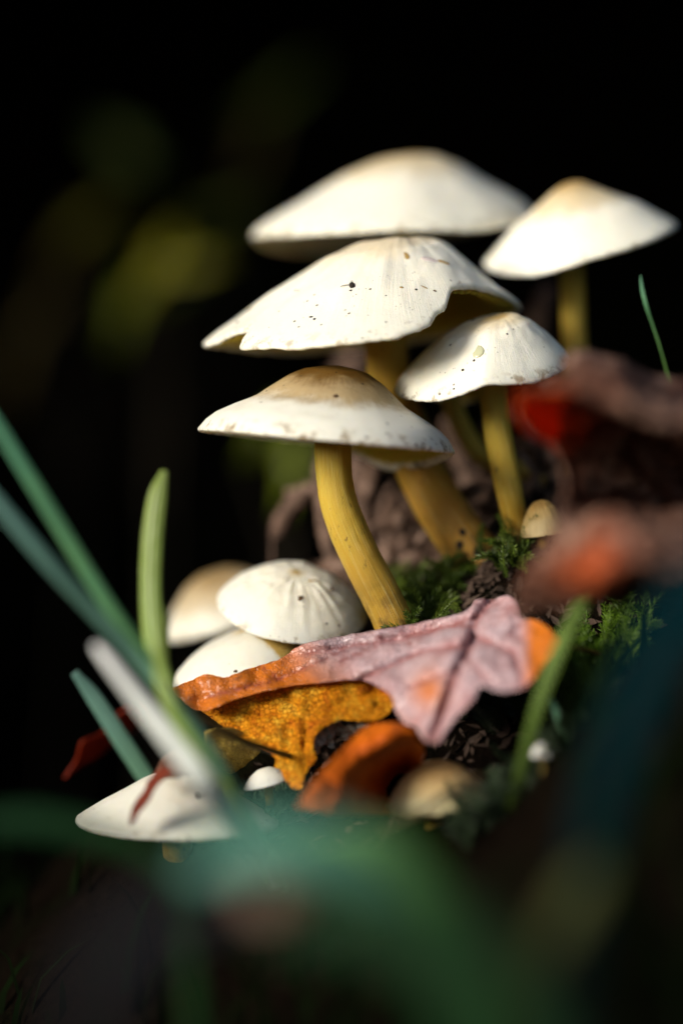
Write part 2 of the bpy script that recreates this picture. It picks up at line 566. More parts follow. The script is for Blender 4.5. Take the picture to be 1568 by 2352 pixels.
def mushroom(label, c, R, h, roll, tilt, prof, stem, cap_mat, gill_mat, stem_mat, rz=None, tear=None, off=(0, 0), thick=0.05,
             ngill=80, tint=None, rough_edge=0.006, key=None, group="sulphur-yellow mushrooms growing on the bank", wob=0.012, flesh=0.13, seed=0, wrinkle=0.0):
    px, py, d = c
    s = PX * (DIST + d * 0.001) / DIST
    C = P(px, py, d)
    persp = math.atan2((py - 1176) * s, DIST + d * 0.001)
    pt = math.radians(tilt) - persp
    rl = math.radians(roll)
    fp = smooth_table(prof, 300, 16)
    fz = angle_table(rz or [(0, 0)], 40)
    ft = angle_table(tear or [(0, 1)], 1)
    big = R > 90
    NTh = 220 if big else 120
    NRr = 44 if big else 24

    def place(u, v, w):
        v2 = v * math.cos(pt) - w * math.sin(pt)
        w2 = v * math.sin(pt) + w * math.cos(pt)
        u3 = u * math.cos(rl) - w2 * math.sin(rl)
        w3 = u * math.sin(rl) + w2 * math.cos(rl)
        return C + Vector((u3, v2, w3)) * s

    def local(rho, deg, drop):
        a = math.radians(deg)
        e = ft(deg % 360) * (1 + rough_edge * noise.noise(Vector((math.cos(a) * 14, math.sin(a) * 14, seed + 3.7))) + rough_edge * 0.7 * noise.noise(Vector((math.cos(a) * 40, math.sin(a) * 40, seed))))
        r = rho * e
        w = h * (fp(min(r, 1)) - fp(1.0)) + fz(deg % 360) * r ** 2.6 - drop
        w += R * wob * fbm(Vector((r * math.cos(a) * 2.2, r * math.sin(a) * 2.2, seed * 1.7)), 3) * min(1, (1.15 - r) * 2)
        if wrinkle: w += R * wrinkle * math.sin(PI * min(1, r)) * noise.noise(Vector((math.cos(a) * 7, math.sin(a) * 7, r * 1.2 + seed)))
        k = (1 - min(r, 1)) ** 1.2
        return r * R * math.cos(a) + off[0] * k, r * R * math.sin(a) + off[1] * k, w, r

    t0 = thick * R

    def tk(r):
        return t0 * 0.75 + flesh * R * (1 - r) ** 1.1

    rings = [(i / NRr, 0.0) for i in range(1, NRr + 1)]
    rings += [(1.008, 0.22 * t0), (1.008, 0.5 * t0), (0.998, 0.8 * t0), (0.98, 0.98 * t0), (0.955, 0.95 * t0)]
    rings += [(x, None) for x in (0.9, 0.75, 0.55, 0.35, 0.12)]
    V, pol, tn = [place(*local(0, 0, 0)[:3])], [(1.0, 0.0, 0.0)], [tint(0, 0) if tint else 0.0]
    for rho, drop in rings:
        for i in range(NTh):
            deg = 360 * i / NTh
            u, v, w, r = local(rho, deg, 0)
            w -= tk(min(r, 1)) if drop is None else drop
            V.append(place(u, v, w))
            pol.append((math.cos(math.radians(deg)), math.sin(math.radians(deg)), min(rho, 1.0) if drop == 0 else 1.0))
            tn.append(tint(u / R, v / R) if tint else 0.0)
    V.append(place(*[q - (tk(0) if k == 2 else 0) for k, q in enumerate(local(0, 0, 0)[:3])]))
    pol.append((1.0, 0.0, 1.0))
    tn.append(0.0)
    F = [(0, 1 + i, 1 + (i + 1) % NTh) for i in range(NTh)]
    nr = len(rings)
    for j in range(nr - 1):
        for i in range(NTh):
            a, b = 1 + j * NTh + i, 1 + j * NTh + (i + 1) % NTh
            F.append((a, a + NTh, b + NTh, b))
    l0 = 1 + (nr - 1) * NTh
    F += [(len(V) - 1, l0 + (i + 1) % NTh, l0 + i) for i in range(NTh)]
    # stem path
    pts = [(q[0], q[1], q[2], q[3]) for q in stem]
    path = spline(pts, 14 * (len(pts) - 1) + 1)
    base = P(*path[-1][:3])
    root = thing("mushroom", base, label, "mushroom", group)
    capo = mk("cap", V, F, cap_mat, root, attrs={"polar": pol, "tint": tn})
    # gills: folded lamellae below the flesh
    GV, GF = [], []
    NG = ngill * 2
    rr = (0.965, 0.9, 0.78, 0.62, 0.45, 0.28, 0.14)
    for rho in rr:
        for i in range(NG):
            deg = 360 * i / NG
            u, v, w, r = local(rho, deg, 0)
            g = 0.0
            if i % 2:
                short = 0.55 if (i // 2) % 3 == 1 and rho < 0.5 else 1.0
                g = R * 0.085 * short * min(1, (1 - rho) * 5) * (0.55 + 0.45 * rho)
            GV.append(place(u, v, w - tk(min(r, 1)) - g - 0.004 * R))
    for j in range(len(rr) - 1):
        for i in range(NG):
            a, b = j * NG + i, j * NG + (i + 1) % NG
            GF.append((a, a + NG, b + NG, b))
    mk("gills", GV, GF, gill_mat, root, smooth=False)
    # stem
    SV, SF, sp = [], [], []
    M = 36
    n = len(path)
    cs = [P(*q[:3]) for q in path]
    for k, q in enumerate(path):
        tdir = (cs[min(k + 1, n - 1)] - cs[max(k - 1, 0)]).normalized()
        e1 = tdir.cross(Vector((0, 1, 0))).normalized()
        e2 = tdir.cross(e1).normalized()
        ss = PX * (DIST + q[2] * 0.001) / DIST
        rad = q[3] * 0.5 * ss
        for i in range(M):
            a = 2 * PI * i / M
            w = 1 + 0.035 * fbm(Vector((math.cos(a) * 1.3, math.sin(a) * 1.3, k * 0.09 + seed)), 3)
            SV.append(cs[k] + (e1 * math.cos(a) + e2 * math.sin(a)) * rad * w)
            sp.append((math.cos(a), math.sin(a), k / (n - 1)))
    for k in range(n - 1):
        for i in range(M):
            a, b = k * M + i, k * M + (i + 1) % M
            SF.append((a, a + M, b + M, b))
    SF.append(tuple(range((n - 1) * M, n * M)))
    SF.append(tuple(reversed(range(M))))
    stemo = mk("stem", SV, SF, stem_mat, root, attrs={"polar": sp})
    if key:
        BVH[key] = (BVHTree.FromPolygons([tuple(v) for v in V], F), root)
        BVH[key + "_stem"] = (BVHTree.FromPolygons([tuple(v) for v in SV], SF), root)
    return root


# the big cap with the torn margin
mushroom("large cream mushroom with torn notched rim and a thick ochre stem",
         (834, 740, 15), 368, 180, 6.6, 0,
         [(0, 1), (.1, 1.0), (.2, .985), (.39, .87), (.63, .555), (.8, .29), (.93, .115), (1, 0)],
         [(905, 690, 15, 92), (888, 770, 16, 95), (892, 870, 17, 97), (922, 975, 18, 101), (960, 1075, 18, 107), (1008, 1160, 17, 116), (1062, 1240, 16, 120), (1118, 1312, 15, 122)],
         CAP_MAIN, GILL_Y, STEM_O,
         rz=[(0, 0), (30, -18), (60, -52), (90, -52), (120, -46), (150, -15), (180, 0), (210, -14), (240, -28), (270, -34), (300, -34), (330, -5)],
         tear=[(12, 1), (0, .975), (-10, .89), (-26, .80), (-38, .765), (-50, .755), (-54, .79), (-58, .855), (-63, .875), (-67, .94), (-72, .965), (-80, 1.0),
               (222, 1.0), (219.5, .995), (218, .89), (212, .90), (200, .955), (188, .99), (175, 1.0)],
         off=(112, 0), thick=0.045, rough_edge=0.010, key="torn", wob=0.03, seed=1, wrinkle=0.012)
# the brown-centred bell in front
mushroom("mushroom with brown domed centre and wide white flared brim on a bent yellow stem",
         (750, 1006, 0), 293, 168, -5.1, 0,
         [(0, 1), (.12, .985), (.25, .93), (.38, .80), (.48, .655), (.58, .51), (.74, .375), (.88, .235), (.96, .11), (1, 0)],
         [(768, 930, 1, 84), (764, 1005, 0, 84), (766, 1080, 0, 84), (777, 1150, 0, 86), (801, 1220, 0, 89), (838, 1300, 0, 91), (880, 1380, 0, 92), (918, 1462, 0, 94)],
         CAP_BROWN, GILL_Y, STEM_Y,
         rz=[(0, 0), (15, -14), (35, -38), (60, -56), (75, -30), (90, -8), (135, -2), (180, 0), (225, 4), (270, 3), (300, 2), (330, 0)],
         off=(12, 0), thick=0.05, rough_edge=0.004, key="bell", wob=0.012, seed=2)
# ivory cap on the right
mushroom("ivory mushroom with wavy drooping rim beside the torn cap, a damp round spot on it",
         (1105, 851, 6), 203, 117, 11, 10,
         [(0, 1), (.15, .995), (.3, .965), (.5, .82), (.7, .56), (.88, .28), (.96, .13), (1, 0)],
         [(1125, 820, 7, 66), (1131, 890, 8, 66), (1141, 980, 8, 66), (1155, 1060, 8, 66), (1171, 1140, 8, 62), (1181, 1200, 9, 54), (1180, 1252, 9, 46)],
         CAP_SIDE, GILL_Y, STEM_Y,
         rz=[(0, -5), (180, -4), (210, -8), (235, -12), (255, 2), (268, 14), (280, 4), (300, -10), (330, -8), (90, -10), (130, -10)],
         off=(66, 0), thick=0.07, key="ivory", wob=0.022, seed=3, wrinkle=0.005)
# back pair
mushroom("broad pale mushroom with tan crown standing highest, behind the torn cap",
         (898, 505, 50), 318, 146, 5.4, 0,
         [(0, 1), (.2, .975), (.42, .79), (.64, .49), (.88, .21), (.97, .08), (1, 0)],
         [(952, 420, 50, 78), (930, 560, 50, 74), (896, 720, 50, 70), (904, 880, 49, 72), (985, 1090, 46, 78), (1085, 1275, 42, 84)],
         CAP_BACK, GILL_P, STEM_Y,
         rz=[(0, 0), (60, -40), (110, -55), (135, -50), (160, -26), (180, 0), (210, -2), (240, -8), (270, -15), (300, -32), (330, -24)],
         off=(64, 0), thick=0.05, key="broad", seed=4)
mushroom("pale conical mushroom tilted on a straight slim stem, behind the brown crumpled leaf",
         (1330, 556, 33), 222, 140, 12, 7,
         [(0, 1), (.12, .965), (.3, .79), (.5, .59), (.66, .44), (.88, .16), (.96, .06), (1, 0)],
         [(1316, 480, 33, 56), (1312, 600, 33, 57), (1315, 700, 33, 58), (1318, 800, 33, 58), (1324, 950, 33, 60), (1332, 1130, 34, 64)],
         CAP_BACK, GILL_Y, STEM_Y,
         rz=[(0, 0), (180, 0), (210, -14), (235, -22), (270, -4), (330, 4), (90, -10)],
         off=(8, 0), thick=0.06, key="cone", seed=5)
# low group
mushroom("rounded white button mushroom leaning against the foot of the bent yellow stem",
         (671, 1393, 12), 172, 88, -8, 26,
         [(0, 1), (.3, .95), (.5, .83), (.7, .61), (.85, .37), (.95, .15), (1, 0)],
         [(690, 1380, 13, 52), (700, 1460, 13, 54), (722, 1575, 14, 58)],
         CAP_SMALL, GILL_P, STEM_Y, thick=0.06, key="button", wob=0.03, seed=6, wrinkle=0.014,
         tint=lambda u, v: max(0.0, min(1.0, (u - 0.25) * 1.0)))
mushroom("buff-topped pale mushroom low on the bank, behind the rounded white button",
         (520, 1408, 46), 152, 104, 19, 12,
         [(0, 1), (.3, .93), (.5, .78), (.7, .53), (.88, .24), (1, 0)],
         [(520, 1390, 46, 48), (530, 1480, 47, 50), (560, 1620, 48, 54)],
         CAP_FAWN, GILL_P, STEM_Y, thick=0.08, key="buff", seed=7)
mushroom("smooth white mushroom partly covered by the orange end of the leaf",
         (545, 1528, 10), 160, 74, 17, 12,
         [(0, 1), (.3, .95), (.5, .84), (.7, .62), (.88, .32), (.96, .14), (1, 0)],
         [(560, 1510, 10, 50), (580, 1590, 9, 52), (600, 1680, 8, 56)],
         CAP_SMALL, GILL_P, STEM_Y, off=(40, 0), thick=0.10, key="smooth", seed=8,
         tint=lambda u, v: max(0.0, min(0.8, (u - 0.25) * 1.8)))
mushroom("lowest white mushroom, its cap crossed by a dark red leaf shred",
         (408, 1880, -8), 230, 112, -1.5, 9.5,
         [(0, 1), (.15, .97), (.35, .80), (.55, .56), (.75, .33), (.9, .14), (.97, .05), (1, 0)],
         [(400, 1850, -8, 62), (404, 1915, -8, 64), (410, 1958, -6, 70)],
         CAP_SMALL, GILL_P, STEM_Y, thick=0.06, key="low", seed=9, off=(-8, 0))
mushroom("tiny flat white mushroom between the mottled leaf and the moss",
         (614, 1796, -9), 56, 34, 14, 8,
         [(0, 1), (.3, .93), (.6, .66), (.85, .28), (1, 0)],
         [(616, 1790, -9, 20), (618, 1820, -7, 20), (622, 1885, -3, 22)],
         CAP_SMALL, GILL_P, STEM_Y, ngill=36, thick=0.10, key="tiny", seed=10)
mushroom("small tan striped button half hidden by the brown crumpled leaf",
         (1250, 1222, 5), 56, 76, 8, 6,
         [(0, 1), (.3, .92), (.55, .74), (.78, .46), (.92, .2), (1, 0)],
         [(1250, 1200, 5, 30), (1248, 1225, 5, 30), (1246, 1256, 6, 32)],
         CAP_TAN, GILL_Y, STEM_Y, ngill=36, thick=0.10, key="tanbud", seed=11, wrinkle=0.06)
mushroom("cream mushroom with a buff crown under the dark twig",
         (1008, 1838, -20), 122, 92, 7, 12,
         [(0, 1), (.3, .94), (.5, .8), (.7, .56), (.88, .26), (1, 0)],
         [(1005, 1820, -20, 46), (1004, 1865, -20, 48), (1000, 1916, -20, 52)],
         CAP_BUFF, GILL_Y, STEM_Y, thick=0.10, key="buffcap", seed=12)
mushroom("pinhead white mushroom alone on the dark bank",
         (1245, 1735, -34), 27, 30, 0, 5,
         [(0, 1), (.4, .9), (.7, .6), (.9, .25), (1, 0)],
         [(1245, 1725, -34, 14), (1245, 1745, -34, 14), (1245, 1785, -34, 15)],
         CAP_SMALL, GILL_P, STEM_Y, ngill=24, thick=0.15, key="pin", seed=13)
mushroom("slender yellow mushroom leaning behind the ivory cap's stem",
         (1040, 893, 27), 78, 40, -6, -20,
         [(0, 1), (.3, .93), (.6, .66), (.85, .28), (1, 0)],
         [(1030, 890, 27, 44), (1052, 965, 27, 45), (1095, 1035, 28, 46), (1150, 1065, 28, 44), (1200, 1085, 28, 40), (1252, 1122, 28, 40)],
         CAP_BACK, GILL_Y, STEM_Y, ngill=50, thick=0.07, key="slender", seed=14)


def surface_hit(key, px, py):
    o = Vector((0, -DIST, Z0))
    d = (P(px, py, 0) - o).normalized()
    loc, nor, idx, dist = BVH[key][0].ray_cast(o, d)
    if loc is None:
        return None, None
    if nor.dot(d) > 0: nor = -nor
    return loc, nor


# ------------------------------------------------------------------ debris lying on the caps
CRUMB = plain_material("soil_crumb", (0.006, 0.005, 0.004), (0.03, 0.02, 0.012), 900, 0.8)
CRUMB_B = plain_material("brown_crumb", (0.05, 0.025, 0.012), (0.11, 0.06, 0.025), 900, 0.8)
CHIP = plain_material("pale_chip", (0.55, 0.45, 0.42), (0.72, 0.62, 0.58), 500, 0.5)
OCHRE = plain_material("ochre_bit", (0.26, 0.15, 0.03), (0.36, 0.24, 0.07), 500, 0.7)


def crumb(key, px, py, w, h, mat, label, ang=0.0, thick=0.5, cat="crumb", tail=0):
    loc, nor = surface_hit(key, px, py)
    if loc is None:
        return
    right = Vector((math.cos(ang), 0, math.sin(ang)))
    right = (right - nor * right.dot(nor)).normalized()
    up = nor.cross(right).normalized()
    s = PX
    V, F = [], []
    M, K = 9, 4
    sd = px * 0.37 + py
    for k in range(K + 1):
        ph = PI * (k / K)
        for i in range(M):
            a = 2 * PI * i / M
            q = 1 + 0.45 * noise.noise(Vector((math.cos(a) * 1.6, math.sin(a) * 1.6, k * 0.8 + sd)))
            rr = math.sin(ph) * q
            V.append(loc + right * (math.cos(a) * rr * w * s * 0.5) + up * (math.sin(a) * rr * h * s * 0.5) + nor * (math.cos(ph) * min(w, h) * s * 0.5 * thick))
    for k in range(K):
        for i in range(M):
            a, b = k * M + i, k * M + (i + 1) % M
            F.append((a, b, b + M, a + M))
    if tail:
        n0 = len(V)
        for k in range(6):
            c = loc - right * (w * 0.3 + tail * k / 5) * s + nor * (0.6 * s * 2) + up * (0.12 * tail * math.sin(k * 0.6)) * s
            for q in ((-0.9, 0), (0.9, 0), (0, 1.2)):
                V.append(c + up * q[0] * s + nor * q[1] * s)
        for k in range(5):
            for i in range(3):
                a, b = n0 + k * 3 + i, n0 + k * 3 + (i + 1) % 3
                F.append((a, b, b + 3, a + 3))
    o = mk("soil_crumb" if cat == "crumb" else cat.replace(" ", "_"), V, F, mat, base=loc, smooth=False)
    tag(o, label, cat, "debris on the mushroom caps" if cat == "crumb" else None)


crumb("torn", 808, 655, 14, 18, CRUMB, "black soil crumb with a hair-like tail on the torn cream cap", 0.2, 0.9, tail=22)
crumb("torn", 805, 667, 7, 5, CRUMB, "speck of soil just below the tailed black crumb")
crumb("torn", 714, 728, 10, 6, CRUMB, "flatter of the twin black crumbs near the torn cap's rim", -0.4)
crumb("torn", 722, 733, 8, 7, CRUMB, "rounder of the twin black crumbs near the torn cap's rim", 0.5)
crumb("torn", 801, 720, 8, 5, CRUMB_B, "single brown crumb near the front rim of the torn cap", 0.4)
crumb("torn", 850, 664, 6, 5, CRUMB_B, "small rusty crumb mid-way up the torn cap")
crumb("torn", 886, 679, 4, 4, CRUMB, "minute dark dot by the torn notch", 0)
crumb("torn", 572, 711, 11, 9, OCHRE, "grey-brown smudge near the thin end of the torn cap", 0.7, 0.3)
crumb("torn", 545, 740, 9, 9, CRUMB, "dark dot beside the small slit of the torn cap", 0, 0.5)
crumb("torn", 998, 668, 9, 5, CRUMB_B, "brown bit stuck right at the torn notch's lip", -0.5)
crumb("torn", 975, 660, 22, 4, OCHRE, "ochre shred along the upper torn lip", -0.6, 0.4)
crumb("torn", 955, 665, 6, 7, CRUMB, "dark crumb next to the ochre shred on the torn cap")
crumb("torn", 922, 660, 9, 7, OCHRE, "ochre fleck below the cap's orange crown stain", 0.2, 0.3)
crumb("torn", 983, 596, 42, 17, CHIP, "flat pinkish white chip lying near the crown of the torn cap", 0.02, 0.4, cat="bark chip")
crumb("torn", 1018, 602, 30, 14, OCHRE, "ochre scab touching the pinkish chip on the torn cap", -0.5, 0.25)
crumb("torn", 934, 588, 12, 28, OCHRE, "ochre slit-shaped scab near the crown of the torn cap", 0.35, 0.2)
crumb("bell", 770, 910, 12, 10, CRUMB_B, "angular brown crumb below the brown centre of the flared cap", 0.6, 0.8)
crumb("bell", 612, 898, 5, 5, CRUMB, "black dot where the brown dome meets the white brim", 0)
crumb("bell", 868, 868, 5, 4, CRUMB, "tiny dark dot low on the brown dome's flank by the ivory cap", 0)
crumb("bell", 772, 855, 4, 4, CRUMB, "minute black dot on top of the brown dome", 0)
crumb("ivory", 1062, 850, 8, 8, CRUMB, "greenish black crumb below the damp spot on the ivory cap", 0, 0.7)
crumb("ivory", 1088, 828, 6, 7, CRUMB, "black crumb right under the damp spot of the ivory cap", 0, 0.7)
crumb("ivory", 1085, 735, 8, 7, CRUMB, "olive crumb near the top of the ivory cap", 0, 0.6)
crumb("ivory", 1042, 893, 6, 5, CRUMB, "dark crumb close to the wavy rim of the ivory cap", 0, 0.6)
crumb("ivory", 1164, 767, 5, 5, CRUMB, "larger of two pin-sized dots beside the ivory cap's damp spot", 0)
crumb("ivory", 1178, 756, 4, 4, CRUMB, "smaller of two pin-sized dots beside the ivory cap's damp spot", 0)
crumb("button", 690, 1374, 13, 15, CRUMB_B, "dark green-brown crumb in the middle of the rounded button", -0.5, 0.5)
crumb("button", 716, 1334, 22, 11, OCHRE, "olive blotch above the middle of the rounded button", 0, 0.25)
crumb("button", 762, 1352, 9, 13, CRUMB_B, "brown crumb on the yellow side of the rounded button", 0, 0.4)
crumb("low", 453, 1828, 14, 24, CRUMB, "oval dark crumb on the lowest white cap", 0.2, 0.8)
crumb("smooth", 541, 1542, 10, 8, CRUMB_B, "brown crumb on the smooth white cap above the leaf", 0, 0.7)
crumb("torn_stem", 1062, 1222, 16, 22, CRUMB, "dark soil blotch on the thick ochre stem, upper of the pair", 0.2, 0.25)
crumb("torn_stem", 1054, 1252, 20, 22, CRUMB, "dark soil blotch on the thick ochre stem, lower of the pair", 0.5, 0.25)
crumb("torn_stem", 1098, 1268, 34, 26, CRUMB, "large dark soil patch near the foot of the thick ochre stem", 0.3, 0.2)
crumb("ivory_stem", 1124, 1090, 13, 15, CRUMB, "round black crumb half way up the ivory mushroom's stem", 0, 0.6)

# the damp spot on the ivory cap
damp = NT("damp_film")
damp.color(damp.mix(damp.noise(400), (0.42, 0.42, 0.25), (0.52, 0.52, 0.34)))
damp.set(Roughness=0.15)
_l, _nr = surface_hit("ivory", 1098, 806)
if _l is not None:
    rt = (Vector((1, 0, 0)) - _nr * _nr.x).normalized()
    up = rt.cross(_nr) * -1
    if up.z < 0: up = -up
    V, F = [], []
    outline = [(0, 20), (7, 15), (12, 6), (14, -4), (11, -14), (2, -20), (-8, -19), (-14, -12), (-14, -3), (-8, 4), (-4, 12)]
    for sc_, hz in ((1.0, -0.6), (0.93, 0.9), (0.75, 1.8), (0.4, 2.1)):
        for (x, y) in outline:
            V.append(_l + (rt * x * sc_ + up * y * sc_ + _nr * hz) * PX)
    n = len(outline)
    for k in range(3):
        for i in range(n):
            a, b = k * n + i, k * n + (i + 1) % n
            F.append((a, b, b + n, a + n))
    F.append(tuple(range(3 * n, 4 * n)))
    tag(mk("water_drop", V, F, damp.m, base=_l), "greenish drop-shaped damp spot on the ivory cap", "water drop")


# ------------------------------------------------------------------ leaves
def rbf_depth(ctrl):
    c = np.array(ctrl, float)
    xy = c[:, :2] / 100.0
    n = len(c)
    A = np.zeros((n + 3, n + 3))
    A[:n, :n] = _tps(((xy[:, None] - xy[None]) ** 2).sum(-1)) + 0.02 * np.eye(n)
    A[:n, n] = 1
    A[:n, n + 1:] = xy
    A[n, :n] = 1
    A[n + 1:, :n] = xy.T
    w = np.linalg.solve(A, np.concatenate([c[:, 2], np.zeros(3)]))

    def f(px, py):
        q = np.array([px, py]) / 100.0
        return float((_tps(((q - xy) ** 2).sum(-1)) * w[:n]).sum() + w[n] + q @ w[n + 1:])
    return f


def solid(V, F, th):
    """give a sheet real thickness"""
    V = [Vector(v) for v in V]
    N = [Vector((0, 0, 0)) for _ in V]
    edges = {}
    for f in F:
        a, b, c = V[f[0]], V[f[1]], V[f[2]]
        nn = (b - a).cross(c - a)
        for i in f: N[i] += nn
        for i in range(len(f)):
            e = (f[i], f[(i + 1) % len(f)])
            edges[e] = edges.get(e, 0) + 1
    n = len(V)
    V2 = V + [v - (q.normalized() * th if q.length > 0 else Vector()) for v, q in zip(V, N)]
    F2 = [tuple(f) for f in F] + [tuple(reversed([i + n for i in f])) for f in F]
    for (a, b) in edges:
        if (b, a) not in edges:
            F2.append((b, a, a + n, b + n))
    return V2, F2


def outline_leaf(name, outline, ctrl, mat, label, step=9, th=0.00016, wr=0.5, wscale=0.02, tint=None, cat="leaf", veins=(), jag=2.5, parent=None, group=None):
    """outline in photo pixels, depth from control points: a real curved sheet"""
    fd = rbf_depth(ctrl)
    o2 = []
    n = len(outline)
    sp = spline(outline + [outline[0]], n * 7)[:-1]
    for i, q in enumerate(sp):
        o2.append((q[0] + jag * noise.noise(Vector((q[0] * .09, q[1] * .09, 1))), q[1] + jag * noise.noise(Vector((q[0] * .09, q[1] * .09, 9)))))
    xs = [q[0] for q in o2]
    ys = [q[1] for q in o2]
    pts = [Vector(q) for q in o2]
    rnd = random.Random(5)

    def inside(x, y):
        c = False
        j = len(o2) - 1
        for i in range(len(o2)):
            if (o2[i][1] > y) != (o2[j][1] > y) and x < (o2[j][0] - o2[i][0]) * (y - o2[i][1]) / (o2[j][1] - o2[i][1]) + o2[i][0]:
                c = not c
            j = i
        return c
    y = min(ys)
    while y < max(ys):
        x = min(xs)
        while x < max(xs):
            qx, qy = x + rnd.uniform(-.3, .3) * step, y + rnd.uniform(-.3, .3) * step
            if inside(qx, qy): pts.append(Vector((qx, qy)))
            x += step
        y += step
    m = len(o2)
    res = delaunay_2d_cdt(pts, [(i, (i + 1) % m) for i in range(m)], [], 1, 1e-4)
    v2, tri = res[0], res[2]
    V = []
    T = []
    VN = []
    for q in v2:
        vn = 0.0
        d = fd(q.x, q.y)
        d += wr * (fbm(Vector((q.x * wscale, q.y * wscale, 4.0)), 4))
        for (line, w, amp) in veins:
            best = 1e9
            for (a, b) in zip(line, line[1:]):
                ax, ay, bx, by = *a, *b
                L2 = (bx - ax) ** 2 + (by - ay) ** 2
                t = max(0, min(1, ((q.x - ax) * (bx - ax) + (q.y - ay) * (by - ay)) / L2))
                best = min(best, math.hypot(q.x - ax - t * (bx - ax), q.y - ay - t * (by - ay)))
            d += amp * math.exp(-(best / w) ** 2)
            vn = max(vn, math.exp(-(best / (w * 0.7)) ** 2))
        VN.append(vn)
        V.append(P(q.x, q.y, d))
        T.append(tint(q.x, q.y) if tint else 0.0)
    F = []
    for f in tri:
        a, b, c = [V[i] for i in f]
        nn = (b - a).cross(c - a)
        F.append(tuple(f) if nn.y < 0 else tuple(reversed(f)))
    V2, F2 = solid(V, F, th)
    o = mk(name, V2, F2, mat, parent, base=V[0] if not parent else None, attrs={"tint": T + T, "vein": VN + VN})
    if not parent: tag(o, label, cat, group)
    return o


LEAF_RED = leaf_material("leaf_red_glossy", (0.42, 0.10, 0.08), (0.68, 0.45, 0.47), (0.78, 0.65, 0.69), 70, 0.42, 0.7, cell=0.28, tint=(0.80, 0.21, 0.004), translucent=0.22, coat=0.25, vein=(0.30, 0.05, 0.04))  # pale pink is leaf colour plus sky sheen painted in
LEAF_MOT = leaf_material("leaf_mottled_orange", (0.62, 0.10, 0.004), (0.88, 0.34, 0.006), (0.92, 0.62, 0.06), 190, 0.6, 0.15, cell=0.42, translucent=0.22, bump=0.0005)
LEAF_YEL = leaf_material("leaf_mottled_yellow", (0.40, 0.26, 0.05), (0.54, 0.38, 0.07), (0.60, 0.46, 0.13), 160, 0.5, 0.4, cell=0.3, translucent=0.2)
LEAF_RUST = leaf_material("leaf_rust", (0.40, 0.06, 0.004), (0.68, 0.14, 0.005), (0.74, 0.19, 0.008), 60, 0.55, 0.2, translucent=0.15)
LEAF_BROWN = leaf_material("leaf_dry_brown", (0.03, 0.008, 0.004), (0.17, 0.07, 0.042), (0.58, 0.38, 0.28), 85, 0.6, 0.35, tint=(0.80, 0.12, 0.004), translucent=0.4)
LEAF_DRED = leaf_material("leaf_dark_red", (0.26, 0.02, 0.008), (0.44, 0.04, 0.010), (0.52, 0.06, 0.012), 80, 0.5, 0.4, translucent=0.2)
LEAF_SHRED = leaf_material("leaf_shred", (0.06, 0.012, 0.008), (0.15, 0.025, 0.012), (0.22, 0.04, 0.015), 150, 0.6, 0.2, translucent=0.1)
LEAF_DEAD = leaf_material("leaf_dead_bracken", (0.03, 0.016, 0.010), (0.13, 0.075, 0.05), (0.32, 0.21, 0.16), 190, 0.65, 0.3, translucent=0.1)


def sm(x, a, b):
    t = max(0.0, min(1.0, (x - a) / (b - a)))
    return t * t * (3 - 2 * t)


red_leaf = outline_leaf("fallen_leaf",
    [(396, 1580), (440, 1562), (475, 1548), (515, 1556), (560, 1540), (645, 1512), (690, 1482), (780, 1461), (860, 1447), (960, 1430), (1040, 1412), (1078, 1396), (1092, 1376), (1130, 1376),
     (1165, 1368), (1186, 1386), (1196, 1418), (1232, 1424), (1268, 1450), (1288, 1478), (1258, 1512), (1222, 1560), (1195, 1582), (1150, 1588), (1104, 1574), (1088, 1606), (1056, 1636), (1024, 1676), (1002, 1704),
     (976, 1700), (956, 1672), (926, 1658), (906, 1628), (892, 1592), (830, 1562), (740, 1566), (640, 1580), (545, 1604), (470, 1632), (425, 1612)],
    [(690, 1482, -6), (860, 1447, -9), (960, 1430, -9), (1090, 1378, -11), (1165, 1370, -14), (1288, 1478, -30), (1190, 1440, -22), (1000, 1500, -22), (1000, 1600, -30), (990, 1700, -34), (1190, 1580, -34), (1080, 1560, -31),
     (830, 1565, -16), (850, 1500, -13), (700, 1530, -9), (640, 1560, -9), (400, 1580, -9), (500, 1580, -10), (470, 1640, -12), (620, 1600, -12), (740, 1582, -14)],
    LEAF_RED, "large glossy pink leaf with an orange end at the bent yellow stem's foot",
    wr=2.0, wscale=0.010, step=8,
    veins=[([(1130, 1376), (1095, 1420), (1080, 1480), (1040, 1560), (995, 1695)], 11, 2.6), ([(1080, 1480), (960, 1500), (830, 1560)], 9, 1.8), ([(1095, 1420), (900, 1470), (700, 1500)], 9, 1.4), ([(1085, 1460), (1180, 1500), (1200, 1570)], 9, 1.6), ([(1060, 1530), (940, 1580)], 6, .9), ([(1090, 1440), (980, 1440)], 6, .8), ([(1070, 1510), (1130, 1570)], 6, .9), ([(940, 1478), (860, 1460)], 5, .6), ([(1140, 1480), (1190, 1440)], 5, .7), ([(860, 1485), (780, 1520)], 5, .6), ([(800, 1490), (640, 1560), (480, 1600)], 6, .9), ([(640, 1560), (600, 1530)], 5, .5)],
    tint=lambda x, y: max(1 - sm(x + (y - 1540) * -1.2, 640, 860) if True else 0, sm(x, 1190, 1225), 0.85 * math.exp(-((x - 985) / 38) ** 2 - ((y - 1585) / 42) ** 2)))

